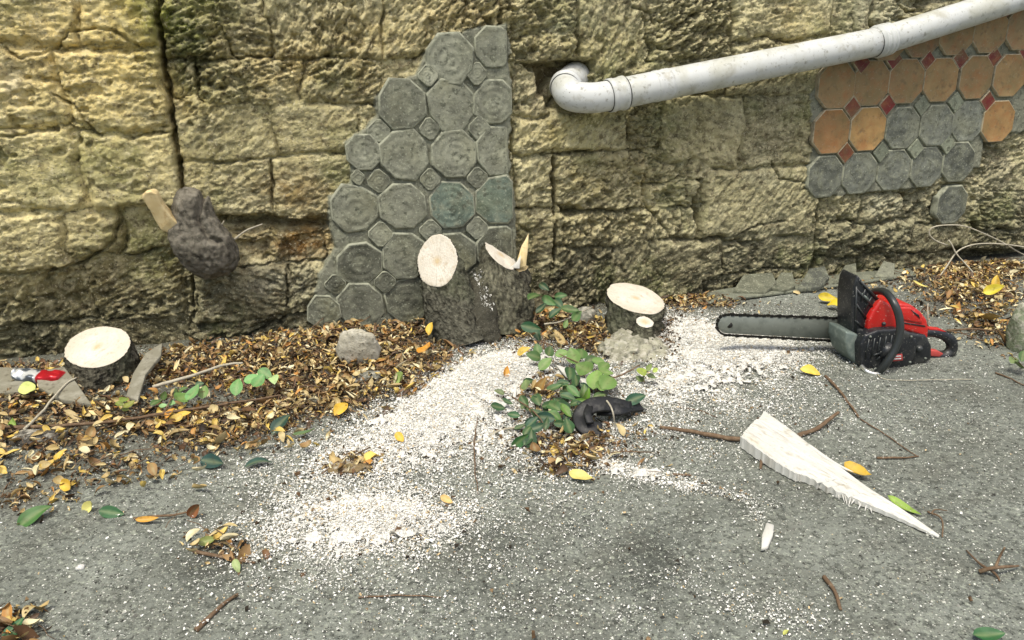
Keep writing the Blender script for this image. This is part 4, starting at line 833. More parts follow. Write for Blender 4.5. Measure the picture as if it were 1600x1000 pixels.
# ------------------------------------------------------------------ stones, slabs, boards, can
def rock(name, px, py, rx, ry, rz, tn, label, cat='stone', seed=0, tilt=0, m=M_rock, amp=.16, sub=4, lift=.4, rot=0):
    V, F = ico(sub); V = V * (1 + amp * fbm(V * 1.6 + seed * 7, 4, .55))[:, None]; V = np.sign(V) * np.abs(V) ** .85
    c = G(px, py); S = pxm(c); V = V * np.array([rx / S, ry / S, rz / S]); V = np.array(V @ np.array((Matrix.Rotation(rad(tilt), 3, 'X') @ Matrix.Rotation(rad(rot), 3, 'Y'))).T)
    V = V + c; V[:, 2] += rz / S * lift + float(gz(c[0], c[1]))
    return tag(obj(name, V, F, m, tint=np.tile(tn, (len(V), 1))), label, cat)
rock('pale_stone', 562, 575, 33, 14, 34, (.40, .38, .30), 'pale lichen-spotted upright stone standing in the orange leaves left of the twin stump', seed=1, tilt=12, lift=.75, rot=12)
rock('flat_stone', 566, 598, 36, 16, 9, (.17, .17, .14), 'flat dark grey stone lying at the foot of the pale upright stone', seed=2, rot=-10)
rock('corner_rock', 1594, 545, 20, 22, 44, (.20, .23, .15), 'mossy grey-green rock cut off by the right edge of the picture', seed=3, lift=.6)
rock('dark_clod', 60, 690, 44, 22, 12, (.07, .065, .055), 'dark lump of soil in the leaf litter near the left edge', 'clod', seed=5)
rock('small_pebble', 126, 890, 7, 6, 4, (.62, .62, .58), 'small white pebble alone on the grey asphalt at lower left', 'pebble', seed=6, sub=2)
rock('crusty_clod', 548, 735, 34, 18, 8, (.20, .15, .08), 'crumbly brown clod of chaff in the middle of the sawdust', 'clod', seed=7, amp=.35)
rock('loose_stone', 915, 498, 17, 12, 14, (.22, .22, .18), 'small grey stone between the twin stump and the low stump', seed=8)
def slab(pts, th, label, m=M_board, name='broken_slab', cat='slab', z=.004, tilt=0, tint=None):
    P = np.array([G(x, y, z) for x, y in pts]); P[:, 2] += (P[:, 1] - P[:, 1].min()) * tilt; P[:, 2] += float(np.mean(gz(P[:, 0], P[:, 1])))
    V, F = ext(P, (0, 0, 1), th, .003, 2); V = V + .0015 * gn(V * 40)[:, None]
    return tag(obj(name, V, F, m, **({'tint': np.tile(tint, (len(V), 1))} if tint is not None else {})), label, cat)
slab([(62, 612), (108, 607), (125, 622), (145, 645), (100, 640), (66, 628)], .014, 'grey-green board end just below the short left stump', name='old_board', cat='board', tilt=.25)
slab([(-10, 602), (52, 604), (50, 628), (-10, 632)], .014, 'old grey board under the crushed can at the left edge', name='old_board', cat='board', tilt=.2)
slab([(200, 632), (212, 612), (235, 592), (262, 582), (258, 594), (232, 612), (218, 636)], .012, 'weathered pale strip of wood leaning right of the short left stump', name='old_board', cat='board', tilt=.3)
TC = (.12, .125, .09)
slab([(1145, 462), (1160, 449), (1205, 447), (1212, 455), (1195, 463)], .016, 'broken grey tile fragment at the wall foot, leftmost of four', M_cement, tint=TC, tilt=.3)
slab([(1205, 458), (1218, 446), (1236, 446), (1242, 456), (1225, 460)], .016, 'small broken grey tile fragment at the wall foot, second from left', M_cement, tint=TC, tilt=.3)
slab([(1245, 458), (1262, 442), (1286, 440), (1294, 448), (1280, 456)], .018, 'dark grey broken tile fragment at the wall foot right of the vertical joint', M_cement, tint=(.08, .085, .07), tilt=.3)
slab([(1300, 448), (1318, 434), (1335, 432), (1338, 444)], .016, 'grey tile fragment at the wall foot behind the chainsaw guard', M_cement, tint=TC, tilt=.3)
slab([(1365, 438), (1378, 426), (1396, 428), (1396, 438)], .014, 'pale edged tile fragment at the wall foot above the red cover', M_cement, tint=(.18, .185, .14), tilt=.3)
slab([(1080, 472), (1120, 456), (1200, 444), (1290, 432), (1420, 422), (1432, 432), (1330, 446), (1240, 458), (1160, 468), (1110, 476)], .010, 'low crumbling cement ledge along the wall foot between the low stump and the chainsaw', M_cement, name='cement_ledge', cat='ledge', tint=(.16, .17, .13))
def can():
    a = G(26, 584, .060); b = G(98, 589, .058); t = empty('crushed_can', G(62, 597), 'crushed silver and red drinks can at the left edge by the short stump', 'can')
    n = 26; P = a + (b - a) * np.linspace(0, 1, n)[:, None]; r = .026 * (1 - .0 * np.linspace(0, 1, n)); r[0] *= .7; r[1] *= .93; r[-1] *= .72; r[-2] *= .92
    V, F = tube(P, r, 28); q = np.repeat(np.linspace(0, 1, n), 28)
    V[:, 2] = np.where(V[:, 2] > .062, .062 + (V[:, 2] - .062) * (.35 + .5 * np.abs(q - .45)), V[:, 2]); V = V + (.006 * gn(V * 45) + .003 * gn(V * 110))[:, None] * np.array([0, -.5, 1])
    cen = (V.min(0) + V.max(0)) / 2; red = (q > .52) | ((gn(V * 40) > .25) & (q > .35)); sil = q < .08
    cl = np.where(red[:, None], np.array([.45, .012, .02]), np.array([.62, .64, .62])); dk = (gn(V * 38 + 9) > .15) & (q < .5); cl = np.where(dk[:, None], np.array([.10, .12, .14]), cl)
    m = mat('printed_can', rough=.3, tint=True, metal=.35, spec=.5); obj('can_body', V, F, m, t, tint=cl)
    V, F = tube([a - nrm(*(b - a)) * .002, a + nrm(*(b - a)) * .001], .019, 24); obj('can_end', V, F, M_shine, t)
can()
def rubber():
    t = empty('rubber_strap', G(950, 660), 'black curled rubber strap lying at the centre below the green leaves', 'rubber strap')
    P = smooth_path([G(985, 640, .03), G(955, 632, .05), G(925, 634, .055), G(908, 650, .035), G(915, 668, .02), G(940, 672, .014)], 40); ww = .022
    def band(P, wd, th):
        T = np.gradient(P, axis=0); V = []
        for p, q in zip(P, T):
            q = nrm(*q); s = nrm(*np.cross(q, nrm(0, -.5, .6))); u = np.cross(s, q)
            V += [p + s * wd * a + u * th * b for a, b in ((-1, 0), (-.8, 1), (0, .7), (.8, 1), (1, 0), (0, -.5))]
        n = 6; F = [(k * n + j, k * n + (j + 1) % n, (k + 1) * n + (j + 1) % n, (k + 1) * n + j) for k in range(len(P) - 1) for j in range(n)]; F += [tuple(range(n))[::-1], tuple((len(P) - 1) * n + j for j in range(n))]
        return np.array(V), F
    V, F = band(P, ww, .005); obj('strap_loop', V, F, M_rubber, t)
    P = smooth_path([G(935, 640, .03), G(965, 640, .04), G(985, 636, .03), G(1000, 634, .022)], 20); V, F = band(P, .018, .006); obj('strap_end', V, F, M_rubber, t)
    P = smooth_path([G(925, 628, .05), G(918, 645, .05), G(922, 662, .035)], 20); V, F = band(P, .010, .008); obj('strap_fold', V, F, M_rubber, t)
rubber()

# ------------------------------------------------------------------ twigs, vines
def stick(pts, r0, r1, label, name='twig', cat='twig', m=M_twig, group=None, wob=.003, forks=()):
    P = np.array([np.array([*G(x, y, h)]) for x, y, h in pts]); P[:, 2] += gz(P[:, 0], P[:, 1]); Q = smooth_path(P, 26); Q = Q + wob * np.stack([gn(Q * 25), gn(Q * 25 + 7), .5 * gn(Q * 25 + 3)], -1)
    parts = [tube(Q, np.linspace(r0, r1, 26) * (1 + .15 * gn(Q * 60)), 7)]
    if not forks: return tag(obj(name, *parts[0], m), label, cat, group)
    t = empty(name, P[0], label, cat, group); obj('main_stem', *parts[0], m, t)
    for f in forks:
        P = np.array([G(x, y, h) for x, y, h in f]); V, F = tube(smooth_path(P, 12), np.linspace(r0 * .7, r1 * .7, 12), 6); obj('side_shoot', V, F, m, t)
    return t
stick([(1030, 668, .008), (1080, 675, .01), (1130, 683, .01), (1165, 687, .012)], .0045, .0065, 'brown stick running into the wide end of the white split wedge', m=M_twig)
stick([(1168, 682, .004), (1182, 700, .006), (1190, 712, .008), (1188, 732, .004)], .005, .003, 'short bent brown stick under the lower side of the white split wedge')
stick([(1248, 680, .006), (1275, 668, .01), (1295, 656, .016), (1310, 645, .02)], .006, .004, 'curved brown twig behind the upper edge of the white split wedge')
stick([(1290, 588, .008), (1312, 612, .008), (1342, 652, .005)], .0045, .003, 'brown twig ending at a yellow leaf left below the chainsaw')
stick([(1345, 655, .003), (1390, 682, .004), (1432, 712, .003)], .002, .0012, 'thin dark twig right above the middle of the split wedge')
stick([(1370, 714, .004), (1405, 714, .004), (1435, 712, .003)], .003, .0015, 'short dark twig lying level right of the split wedge')
stick([(1288, 900, .004), (1302, 920, .006), (1314, 952, .003)], .0042, .0028, 'grey twig at the bottom right below the split wedge')
stick([(1530, 895, .004), (1555, 888, .02), (1590, 886, .008)], .004, .002, 'forked dry twig with crumpled bits at the lower right edge', forks=([(1555, 888, .02), (1562, 870, .03), (1570, 855, .05)], [(1548, 890, .015), (1558, 900, .006), (1562, 908, .004)], [(1545, 890, .015), (1530, 880, .01), (1510, 860, .004)]))
stick([(1450, 800, .004), (1470, 808, .01), (1474, 840, .003)], .0022, .0012, 'thin dry stalk at the tip of the split wedge', forks=([(1455, 802, .006), (1462, 796, .01), (1480, 798, .006)],))
stick([(305, 984, .003), (330, 960, .005), (372, 930, .003)], .005, .0025, 'dark stick lying on the asphalt at bottom left of centre')
stick([(300, 860, .005), (350, 872, .008), (400, 882, .004)], .0042, .002, 'pale brown stick through the small leaf clump at lower left')
stick([(0, 670, .02), (150, 662, .02), (300, 640, .03), (440, 620, .02)], .005, .003, 'long thin brown branch lying across the leaf litter on the left', name='branch', cat='branch')
stick([(20, 690, .02), (60, 650, .03), (100, 610, .04), (122, 596, .05)], .004, .002, 'thin pale twig leaning on the board below the short left stump', m=M_palevine)
stick([(240, 608, .03), (300, 590, .05), (350, 575, .05), (380, 572, .05)], .0055, .003, 'grey twig right behind the short left stump along the wall foot', m=M_palevine)
stick([(745, 655, .01), (742, 690, .012), (742, 735, .008), (748, 770, .004)], .0022, .0012, 'thin dark stalk standing out on the sawdust left of centre')
stick([(742, 692, .008), (790, 672, .012), (840, 666, .014), (880, 664, .01)], .0026, .0016, 'pale thin stalk left of the dark green leaves in the centre', m=M_palevine)
stick([(945, 620, .05), (955, 640, .06), (962, 670, .01)], .0028, .0016, 'thin bent stalk hanging over the black rubber strap', m=M_palevine)
stick([(1385, 560, .004), (1380, 592, .003), (1520, 592, .004)], .0012, .001, 'thin pale straw in front of the chainsaw', m=M_palevine)
stick([(1055, 635, .003), (1090, 640, .003), (1120, 652, .003)], .0022, .0012, 'thin brown twig lying in thin sawdust right of the strap')
stick([(210, 812, .006), (260, 808, .008), (300, 800, .01)], .003, .002, 'thin stalk between the yellow leaf tip and the brown curled leaf at lower left')
stick([(560, 935, .003), (620, 930, .004), (690, 932, .003)], .0018, .001, 'hair-thin twig near the bottom edge left of centre')
stick([(1050, 740, .004), (1080, 742, .004)], .003, .002, 'tiny dark twig right of the brown leaf mulch in the centre')
stick([(1555, 582, .003), (1575, 590, .004), (1600, 604, .003)], .0025, .0015, 'short dark twig at the right edge below the chainsaw handle')
stick([(1452, 520, .06), (1450, 498, .11), (1450, 474, .155)], .0024, .0018, 'pale upright stalk standing right behind the red cover of the chainsaw', m=M_palevine, wob=.001)
stick([(1480, 517, .006), (1520, 515, .02), (1565, 517, .01)], .0045, .003, 'reddish brown stick in the leaves right of the chainsaw handle')
stick([(895, 598, .01), (960, 592, .03), (1000, 572, .04)], .003, .002, 'dark thin twig between the light green sprig and the low stump')
stick([(850, 505, .04), (880, 500, .05), (925, 478, .06)], .0035, .002, 'pale broken twig tip between the twin stump and the low stump', m=M_palevine)
def vine():
    t = empty('dry_vine', WP(1490, 400, .1), 'pale dry vine looping in front of the wall at the right edge', 'vine')
    L_ = [[(1462, 440, .16), (1478, 418, .14), (1493, 396, .12), (1508, 386, .10), (1530, 381, .09), (1560, 381, .09), (1600, 386, .09), (1640, 396, .09)],
          [(1482, 375, .11), (1488, 384, .12), (1494, 396, .13), (1510, 414, .16), (1530, 436, .20), (1555, 460, .24), (1578, 482, .28)],
          [(1480, 383, .10), (1462, 376, .09), (1452, 366, .08), (1456, 356, .08), (1475, 352, .08), (1505, 353, .08), (1535, 364, .08), (1565, 378, .08), (1600, 398, .08), (1640, 410, .08)]]
    for P in L_:
        Q = smooth_path([WP(*p) for p in P], 40); V, F = tube(Q, .0030 * (1 + .2 * gn(Q * 40)), 8); obj('vine_stem', V, F, M_palevine, t)
vine()

# ------------------------------------------------------------------ leaves
def leaf_mesh(L=1.0, Wd=.55, curl=0.0, fold=.15, twist=0.0, nu=9, nv=5, point=1.0, seed=0, wave=.0):
    V = []; r = np.random.default_rng(seed); ph = r.uniform(0, 6)
    for i in range(nu):
        t = i / (nu - 1); w_ = Wd / 2 * (math.sin(math.pi * t ** (.85)) ** .75 if 0 < t < 1 else .02) * (1 - .25 * point * t)
        a = curl * (t - .5) * 2
        for j in range(nv):
            v = (j / (nv - 1) * 2 - 1); x = v * w_; z = abs(v) * w_ * fold * 2 + wave * math.sin(t * 11 + ph) * abs(v)
            y = (t - .5) * L
            if abs(curl) > 1e-3: Rr = L / 2 / curl; y2 = math.sin(a) * (Rr - z * 0) ; z2 = Rr * (1 - math.cos(a)) + z
            else: y2, z2 = y, z
            tw = twist * (t - .5); V.append((x * math.cos(tw) - z2 * math.sin(tw), y2, x * math.sin(tw) + z2 * math.cos(tw)))
    return np.array(V), gridF(nu, nv)
BROWNS = [(.20, .115, .045), (.28, .175, .07), (.13, .070, .032), (.40, .30, .13), (.065, .040, .022), (.50, .40, .20), (.40, .20, .05), (.55, .40, .10), (.60, .54, .34), (.035, .025, .016)]
NAMEC = ['brown', 'tan', 'dark brown', 'straw coloured', 'blackish brown', 'buff', 'orange', 'golden', 'pale', 'nearly black']
def litter():
    r = np.random.default_rng(21)
    den = lambda px, py, x, y: np.clip(gauss(px, py, LIT) * (1 + 1.3 * n2(x, y, 8, 3)), 0, 1)
    N_ = 12500; P = scatter(N_, den, seed=31); n = len(P); allV = []; allF = []; allT = []; off = 0
    vs = [leaf_mesh(1, r.uniform(.14, .48), r.uniform(-1.5, 1.9), r.uniform(.1, .7), r.uniform(-1.2, 1.2), 5, 3, seed=k) for k in range(10)]
    which = r.integers(0, 10, n); size = r.lognormal(math.log(.021), .42, n); A, B, Nn = frames(n, r, .75)
    A = A; z = gz(P[:, 0], P[:, 1]) + r.uniform(.002, .024, n) * np.clip(den(*proj(np.stack([P[:, 0], P[:, 1], 0 * P[:, 0]], -1)), P[:, 0], P[:, 1]) + .2, 0, 1)
    pr = np.array([.11, .12, .10, .17, .09, .14, .04, .08, .11, .05]); ci = r.choice(10, n, p=pr / pr.sum()); C = np.array(BROWNS)[ci] * r.uniform(.75, 1.35, n)[:, None]
    for k in range(10):
        s = which == k; V, F, m = inst(vs[k][0], vs[k][1], np.stack([P[s, 0], P[s, 1], z[s]], -1), A[s], B[s], Nn[s], size[s], size[s], size[s])
        allV.append(V); allF.append(F + off); off += len(V); allT.append(np.repeat(C[s], m, 0))
    tag(obj('leaf_litter', np.concatenate(allV), np.concatenate(allF), M_leaf, tint=np.clip(np.concatenate(allT), 0, 1)), 'thick brown and ochre litter of small dry leaves along the foot of the wall', 'leaf litter', kind='stuff')
    # fine stalks
    P = scatter(700, den, seed=33); A, B, Nn = frames(len(P), r, .25); T, F = tube([(-.5, 0, 0), (-.2, .04, .02), (.15, -.03, .03), (.5, .05, 0)], .014, 4); sz = r.lognormal(math.log(.06), .4, len(P))
    F = [f for f in F if len(f) == 4]; V, F, m = inst(T, F, np.stack([P[:, 0], P[:, 1], gz(P[:, 0], P[:, 1]) + r.uniform(.006, .026, len(P))], -1), A, B, Nn, sz, sz, sz)
    tag(obj('litter_stalks', V, F, M_twig), 'fine dry stalks tangled in the leaf litter', 'leaf litter', kind='stuff')
litter()
_lm = {}
def leaf_obj(name, loc, x, y, n, size, colr, kindm, parent=None, seedm=0):
    key = (kindm, tuple(np.round(colr, 3)), seedm % 4)
    if key not in _lm:
        rr = np.random.default_rng(hash(kindm) % 100 if False else len(_lm))
        p = {'dry': dict(Wd=.42 + .12 * (seedm % 3), curl=[.9, -.6, 1.3, .4][seedm % 4], fold=[.5, .2, .35, .6][seedm % 4], twist=[.8, -.5, .3, -1][seedm % 4]),
             'green': dict(Wd=.56, curl=[-.35, .2, -.5, .3][seedm % 4], fold=.16, twist=[.3, -.2, .1, -.4][seedm % 4], wave=.012), 'oval': dict(Wd=.68, curl=[-.3, .25, -.15, .4][seedm % 4], fold=.10, twist=.15, point=.5),
             'yellow': dict(Wd=.55, curl=[.5, -.4, .7, -.2][seedm % 4], fold=.25, twist=.4, wave=.02), 'long': dict(Wd=.28, curl=.5, fold=.3, twist=.4)}[kindm]
        V, F = leaf_mesh(1, nu=11, nv=5, seed=len(_lm), **p); c = np.tile(colr, (len(V), 1)).astype(float)
        c[2::5] = c[2::5] * .7 + np.array([.3, .32, .15]) * .3       # midrib
        c *= (1 + .18 * gn(V * 5 + len(_lm)))[:, None]
        _lm[key] = mesh(name, V, F, M_leaf, tint=np.clip(c, .005, 1))
    o = bpy.data.objects.new(name, _lm[key]); COL.objects.link(o)
    Mx = Matrix((( x[0], y[0], n[0]), (x[1], y[1], n[1]), (x[2], y[2], n[2]))).to_4x4()
    base = np.zeros(3)
    if parent is not None:
        o.parent = parent; base = np.array(parent.location)
    o.matrix_local = Matrix.Translation(Vector(np.asarray(loc) - base)) @ Mx @ Matrix.Diagonal((size, size, size, 1)); return o
def img_leaf(name, px, py, lpx, ang, h, colr, kindm, lean=.35, parent=None, seedm=0, wmul=1.0):
    """leaf whose length appears as lpx pixels along the picture direction ang (deg, anticlockwise), lying or leaning"""
    c = G(px, py, h); c[2] += float(gz(c[0], c[1])) if h < .03 else 0; S = pxm(c)
    toc = -CF; n = nrm(*(np.array([0, 0, 1.0]) * (1 - lean) + np.array(toc) * lean + rng.normal(0, .26, 3)))
    w_ = math.cos(rad(ang)) * CR + math.sin(rad(ang)) * CU; v = w_ - CF * (np.dot(w_, n) / np.dot(CF, n)); L = np.linalg.norm(v) * lpx / S; y = v / np.linalg.norm(v); x = np.cross(y, n)
    if L > lpx / S * 1.7: L = lpx / S * 1.7
    return leaf_obj(name, c, x, y, n, L, colr, kindm, parent, seedm)
GR_D, GR_M, GR_L, GR_Y = (.022, .065, .028), (.058, .118, .034), (.125, .220, .058), (.28, .36, .06)
YEL, ORA, LEM = (.62, .40, .05), (.55, .25, .03), (.66, .62, .20)
SINGLE = [ # px,py,len,ang,h,colour,kind,lean,label
 (438, 661, 40, 55, .020, (.018, .05, .035), 'green', .45, 'dark bottle-green leaf on the litter edge left of the sawdust'),
 (333, 723, 50, -3, .012, (.02, .055, .045), 'green', .35, 'dark blue-green leaf lying on the asphalt at the litter edge, left of its twin'),
 (404, 720, 46, 6, .014, (.03, .07, .055), 'green', .3, 'dark leaf dusted with sawdust, right of its blue-green twin'),
 (476, 676, 44, 14, .012, GR_M, 'long', .25, 'narrow mid-green leaf beside the dark bottle-green leaf'),
 (52, 806, 56, 38, .012, (.05, .13, .03), 'green', .3, 'long dark green leaf near the left edge of the asphalt'),
 (175, 803, 44, -10, .008, (.03, .10, .035), 'green', .35, 'dark green leaf touching the lemon yellow leaf at lower left'),
 (142, 792, 36, 30, .010, LEM, 'yellow', .45, 'lemon yellow leaf touching a dark green leaf at lower left'),
 (232, 813, 44, 3, .010, (.55, .30, .05), 'long', .3, 'narrow orange-yellow leaf on the asphalt at lower left'),
 (305, 795, 34, 35, .018, (.22, .09, .035), 'dry', .5, 'curled red-brown leaf at the end of a thin stalk, lower left'),
 (95, 712, 24, 60, .025, YEL, 'yellow', .5, 'bright yellow leaf standing in the litter at the left'),
 (108, 762, 34, -20, .012, YEL, 'yellow', .4, 'golden yellow leaf at the lower edge of the left litter'),
 (136, 690, 26, 20, .02, (.45, .30, .09), 'dry', .4, 'ochre leaf in the litter right of the dark clod'),
 (288, 648, 26, 10, .03, YEL, 'yellow', .5, 'yellow-orange leaf on the litter below the small green plant'),
 (265, 645, 20, 60, .03, ORA, 'yellow', .5, 'small orange leaf on the litter below the short stump'),
 (48, 610, 44, -10, .05, (.55, .60, .20), 'yellow', .6, 'pale lime-yellow leaf lying on the board by the crushed can'),
 (20, 635, 22, 40, .03, YEL, 'yellow', .5, 'small yellow leaf at the very left edge below the can'),
 (664, 547, 26, 45, .05, ORA, 'yellow', .6, 'orange leaf leaning on the foot of the twin stump'),
 (672, 512, 24, 80, .06, YEL, 'yellow', .6, 'bright yellow leaf standing up against the left side of the twin stump'),
 (625, 683, 22, -50, .02, (.66, .42, .06), 'yellow', .5, 'small yellow-orange leaf alone on the white sawdust left of centre'),
 (533, 637, 26, 50, .02, YEL, 'yellow', .5, 'yellow leaf at the right edge of the left leaf litter'),
 (698, 780, 26, -30, .012, (.62, .42, .16), 'yellow', .45, 'tan leaf between the two bright sawdust patches'),
 (818, 548, 28, 30, .04, (.60, .42, .08), 'yellow', .5, 'yellow leaf at the right foot of the twin stump'),
 (790, 583, 24, 80, .03, ORA, 'yellow', .6, 'orange leaf standing in the sawdust beside the pale sliver'),
 (845, 602, 34, 60, .03, (.34, .20, .06), 'yellow', .6, 'brown-orange leaf in the middle of the green sprigs'),
 (908, 745, 42, -12, .010, (.62, .52, .16), 'yellow', .3, 'pale yellow leaf below the brown mulch at the centre'),
 (1268, 581, 40, -18, .012, (.68, .52, .08), 'yellow', .4, 'bright yellow leaf at the end of a twig left of the chainsaw base'),
 (1340, 738, 34, -30, .012, (.52, .34, .04), 'yellow', .5, 'golden brown leaf tucked behind the split white wedge'),
 (1412, 794, 44, -35, .004, (.22, .34, .05), 'long', .3, 'lime green leaf under the thin end of the split wedge'),
 (1292, 466, 34, -12, .02, (.55, .42, .03), 'yellow', .5, 'yellow leaf above the chainsaw bar, leftmost of the yellow cluster'),
 (1312, 478, 36, -18, .02, (.66, .50, .02), 'yellow', .5, 'largest yellow leaf of the cluster just left of the hand guard'),
 (1322, 464, 30, -40, .03, (.60, .46, .03), 'yellow', .5, 'uppermost yellow leaf of the cluster left of the hand guard'),
 (1437, 445, 30, -25, .02, (.58, .50, .14), 'long', .4, 'narrow yellow leaf on the ground by the foot of the dry vine'),
 (1553, 452, 30, 20, .04, (.62, .52, .05), 'yellow', .5, 'yellow-green leaf in the litter below the dry vine'),
 (1556, 440, 26, 80, .05, YEL, 'yellow', .6, 'yellow leaf standing upright near the dry vine'),
 (1545, 500, 36, 40, .03, (.60, .42, .14), 'yellow', .5, 'pale orange leaf in the right litter near the reddish stick'),
 (1545, 992, 54, 8, .012, (.025, .10, .03), 'green', .4, 'dark green leaf cut off by the bottom edge at the right'),
 (20, 985, 44, 75, .012, (.03, .11, .04), 'green', .5, 'dark green leaf standing in the bottom left corner'),
 (370, 886, 26, -60, .010, (.30, .38, .16), 'yellow', .4, 'pale green leaf at the lower side of the small clump at lower left'),
 (325, 846, 34, 10, .012, (.20, .24, .07), 'yellow', .4, 'olive leaf on top of the small clump at lower left'),
 (1228, 988, 14, 30, .006, (.40, .42, .10), 'yellow', .4, 'tiny yellow-green leaf near the bottom edge right of centre'),
 (993, 623, 42, 20, .045, (.02, .07, .035), 'green', .5, 'dark green leaf at the right end of the black rubber strap'),
 (20, 660, 24, -30, .03, (.20, .32, .06), 'yellow', .5, 'green-yellow leaf in the litter at the far left'),
 (628, 592, 30, 20, .03, (.34, .46, .14), 'yellow', .4, 'pale green leaf between the flat stone and the sawdust'),
]
for i, (px, py, l, a, h, c, k, ln, lab) in enumerate(SINGLE):
    tag(img_leaf('fallen_leaf', px, py, l * .88, a, h, c, k, ln, seedm=i), lab, 'leaf', 'fallen leaves on the ground')
# countable dry leaves on top of the litter
def dry_leaves():
    r = np.random.default_rng(77)
    regs = [((60, 690), (110, 46), 46, 'below the boards at far left'), ((230, 660), (110, 34), 44, 'below the short stump'), ((150, 745), (110, 22), 26, 'along the lower edge of the left drift'), ((360, 680), (80, 30), 34, 'in the drift by the bottle-green leaf'),
            ((560, 560), (80, 40), 40, 'round the pale upright stone'), ((870, 510), (50, 30), 16, 'between the twin and the low stump'), ((1525, 480), (55, 34), 24, 'in the litter beyond the chainsaw'), ((905, 705), (60, 24), 18, 'in the mulch below the rubber strap'), ((350, 862), (36, 14), 8, 'in the small clump at lower left'), ((34, 985), (28, 14), 5, 'in the bottom left corner')]
    for (cx, cy), (rx, ry), n, wh in regs:
        for k in range(n):
            px = np.clip(cx + r.normal(0, rx * .75), 4, 1596); py = cy + r.normal(0, ry * .75)
            if py > 998: py = 990
            c = G(px, py)
            if wdist(c[0], c[1]) < .03: c = c + WN * (.05 - wdist(c[0], c[1]))
            size = r.uniform(.020, .046); ci = r.choice([0, 1, 3, 5, 6, 7, 8], p=[.14, .18, .20, .18, .05, .12, .13]); x, y, nn = [q[0] for q in frames(1, r, .45)]
            o = leaf_obj('dry_leaf', c + np.array([0, 0, float(gz(c[0], c[1])) + .012 + r.uniform(0, .016)]), x, y, nn, size, BROWNS[ci], 'dry', None, int(r.integers(0, 4)))
            szw = 'small' if size < .029 else ('large' if size > .038 else 'middling'); hz = 'nearer' if py > cy else 'farther'; lr = 'left' if px < cx else 'right'
            tag(o, f'{szw} {NAMEC[ci]} dry leaf {wh}, {hz} {lr}', 'leaf', f'{szw} {NAMEC[ci]} dry leaves {wh}, {hz} {lr}')
dry_leaves()

# sprigs with leaves that can be told apart
def sprig(name, base, stem, leaves, label, cat='sprig', kindm='oval', lean=.45, stemr=.0022):
    t = empty(name, G(*base), label, cat)
    V, F = tube(smooth_path([G(x, y, h) for x, y, h in stem], 24), np.linspace(stemr, stemr * .5, 24), 6); obj('stem', V, F, M_twig if stemr > .0021 else M_palevine, t)
    for i, (x, y, l, a, h, c) in enumerate(leaves): img_leaf('leaf', x, y, l * .76, a + rng.uniform(-14, 14), h, tuple(np.array(c) * rng.uniform(.75, 1.2)), kindm, lean, t, i)
sprig('light_green_sprig', (880, 560), [(845, 520, .09), (860, 545, .06), (900, 565, .045), (960, 590, .04)],
 [(834, 556, 34, 150, .05, GR_M), (840, 546, 24, 100, .06, GR_M), (852, 568, 36, 35, .045, GR_L), (858, 550, 22, 60, .06, GR_M), (878, 552, 30, 20, .055, GR_L), (896, 557, 34, 110, .05, GR_L), (908, 552, 26, 60, .05, GR_M), (914, 577, 34, 150, .045, GR_L), (924, 562, 30, 20, .05, GR_M), (934, 565, 30, 160, .05, GR_L),
  (930, 592, 40, 60, .045, (.17, .29, .07)), (946, 582, 34, 0, .05, (.16, .27, .07)), (950, 596, 36, 50, .045, GR_L), (938, 603, 22, 80, .04, GR_L), (944, 572, 26, 30, .05, GR_L)],
 'light green sprig of oval leaflets on the sawdust between the twin and low stumps', 'sprig')
sprig('dark_green_sprig', (850, 670), [(800, 620, .04), (830, 640, .05), (850, 665, .04), (840, 690, .02)],
 [(802, 648, 28, 160, .03, (.03, .09, .035)), (812, 690, 46, 50, .02, (.03, .11, .03)), (830, 686, 44, 80, .025, (.025, .07, .028)), (840, 668, 40, 20, .035, (.018, .06, .03)), (850, 652, 44, 170, .04, (.018, .055, .035)), (832, 660, 34, 30, .035, (.02, .065, .035)), (868, 650, 38, -30, .04, (.06, .14, .03)), (884, 642, 34, -50, .04, (.09, .18, .03)), (876, 662, 30, -10, .03, (.03, .08, .03)), (820, 632, 24, 60, .04, (.10, .15, .06)), (838, 622, 26, 110, .04, (.05, .10, .04)),
  (866, 606, 34, 30, .045, (.07, .15, .05)), (880, 598, 30, 10, .05, (.05, .11, .05)), (896, 612, 34, -40, .045, (.06, .14, .04)), (916, 618, 36, 60, .04, (.13, .27, .03)), (905, 628, 30, 30, .04, (.10, .22, .03)), (888, 620, 36, -20, .04, (.04, .09, .04)), (822, 602, 26, 80, .04, (.14, .20, .08)), (780, 612, 24, 150, .03, (.10, .14, .06)), (792, 628, 26, -30, .03, (.04, .09, .04)), (858, 634, 30, 0, .04, (.04, .10, .03)), (812, 668, 24, 20, .02, (.05, .09, .04))] + [(random.gauss(868, 42), random.gauss(632, 24), random.uniform(20, 36), random.uniform(-60, 160), random.uniform(.02, .05), random.choice([(.03, .075, .028), (.05, .11, .035), (.08, .15, .04), (.02, .055, .03)])) for _ in range(34)],
 'tangled dark green sprig in the centre, left of the black rubber strap', 'sprig', 'green', .5)
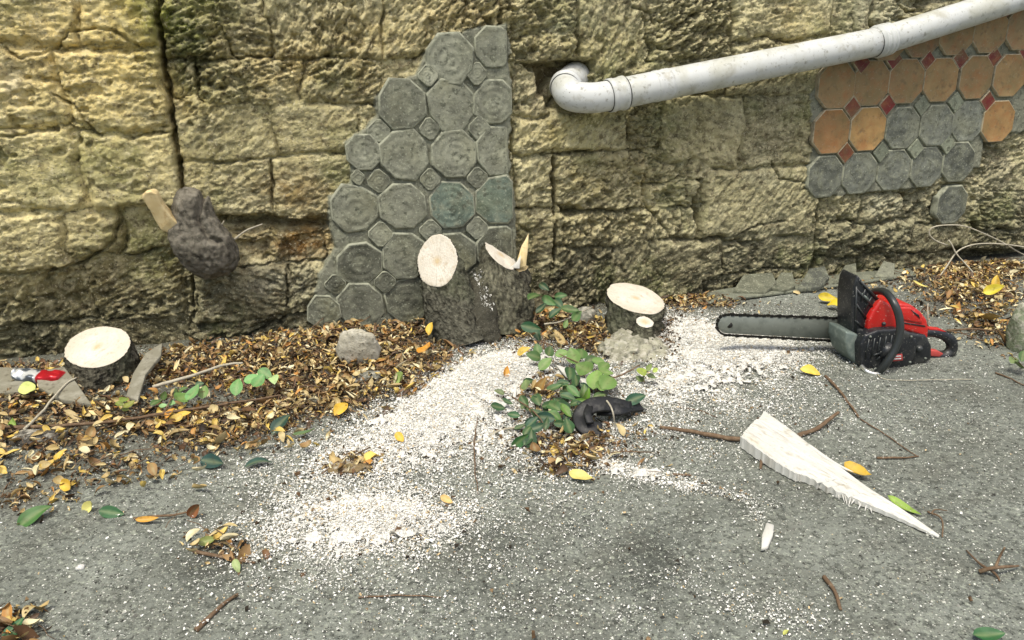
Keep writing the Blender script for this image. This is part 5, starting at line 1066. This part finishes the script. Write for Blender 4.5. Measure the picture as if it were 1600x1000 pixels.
sprig('shaded_sprig', (845, 500), [(830, 520, .02), (838, 490, .07), (855, 470, .10), (870, 455, .12)],
 [(838, 462, 36, 20, .13, GR_M), (858, 470, 34, -20, .11, (.07, .16, .05)), (876, 462, 28, 10, .12, (.04, .10, .03)), (890, 484, 40, -5, .09, GR_M), (868, 488, 34, 30, .08, GR_D), (830, 512, 44, -10, .06, (.02, .08, .03)), (838, 522, 34, -60, .03, GR_D), (900, 494, 30, 40, .07, (.10, .2, .06)), (850, 448, 26, -30, .13, GR_D), (884, 506, 20, 80, .05, GR_L), (872, 474, 30, -60, .1, GR_D), (846, 482, 30, 50, .09, GR_D)],
 'shaded green sprig right behind the twin stump, at the wall foot', 'sprig', 'green', .5)
sprig('three_leaf_sprig', (395, 610), [(350, 620, .03), (375, 608, .05), (410, 592, .07), (432, 590, .07)],
 [(370, 604, 34, 95, .06, (.12, .27, .08)), (394, 592, 34, 25, .07, (.13, .30, .09)), (414, 584, 36, -30, .08, (.14, .31, .10)), (404, 596, 28, 70, .07, (.11, .25, .08)), (428, 592, 20, -50, .07, (.3, .42, .18))],
 'sprig with three large bright green leaves in the litter left of the pale stone', 'sprig')
sprig('low_weed', (280, 625), [(240, 632, .02), (262, 622, .04), (290, 615, .05), (320, 612, .05)],
 [(244, 628, 16, 30, .04, GR_M), (256, 618, 20, 60, .05, GR_L), (268, 630, 20, -10, .04, (.16, .3, .12)), (284, 622, 28, 20, .05, GR_L), (286, 608, 20, 40, .06, GR_M), (302, 614, 34, 60, .055, (.15, .32, .11)), (318, 612, 26, 100, .05, GR_L), (255, 634, 16, 0, .03, (.2, .36, .15)), (276, 612, 18, 120, .05, GR_M), (312, 600, 18, 10, .06, GR_D)],
 'low weed with small round green leaves just right of the short stump', 'weed')
sprig('seedling', (195, 640), [(196, 655, .0), (194, 640, .035), (190, 630, .06)], [(186, 630, 20, 150, .06, (.22, .28, .06)), (202, 632, 20, 30, .06, (.24, .26, .05)), (194, 624, 16, 90, .07, (.18, .26, .05)), (196, 640, 16, -20, .04, (.20, .24, .06))], 'tiny yellow-green seedling in front of the short stump', 'seedling')
sprig('tuft_by_low_stump', (1010, 590), [(1000, 600, .0), (1008, 585, .04), (1016, 572, .07)], [(1002, 580, 18, 120, .05, GR_Y), (1014, 574, 18, 60, .07, (.16, .22, .06)), (1018, 588, 20, -20, .04, (.10, .15, .05)), (1000, 594, 18, 160, .02, (.16, .22, .07)), (1024, 578, 14, 30, .05, GR_Y)], 'small mossy weed at the right foot of the low stump', 'weed')
sprig('edge_weed', (1585, 560), [(1600, 575, .0), (1588, 562, .04), (1580, 556, .05)], [(1584, 562, 24, 40, .04, (.2, .28, .1)), (1592, 572, 26, -20, .03, (.16, .24, .08)), (1598, 556, 26, 60, .06, GR_M)], 'pale weed at the foot of the mossy rock on the right edge', 'weed')
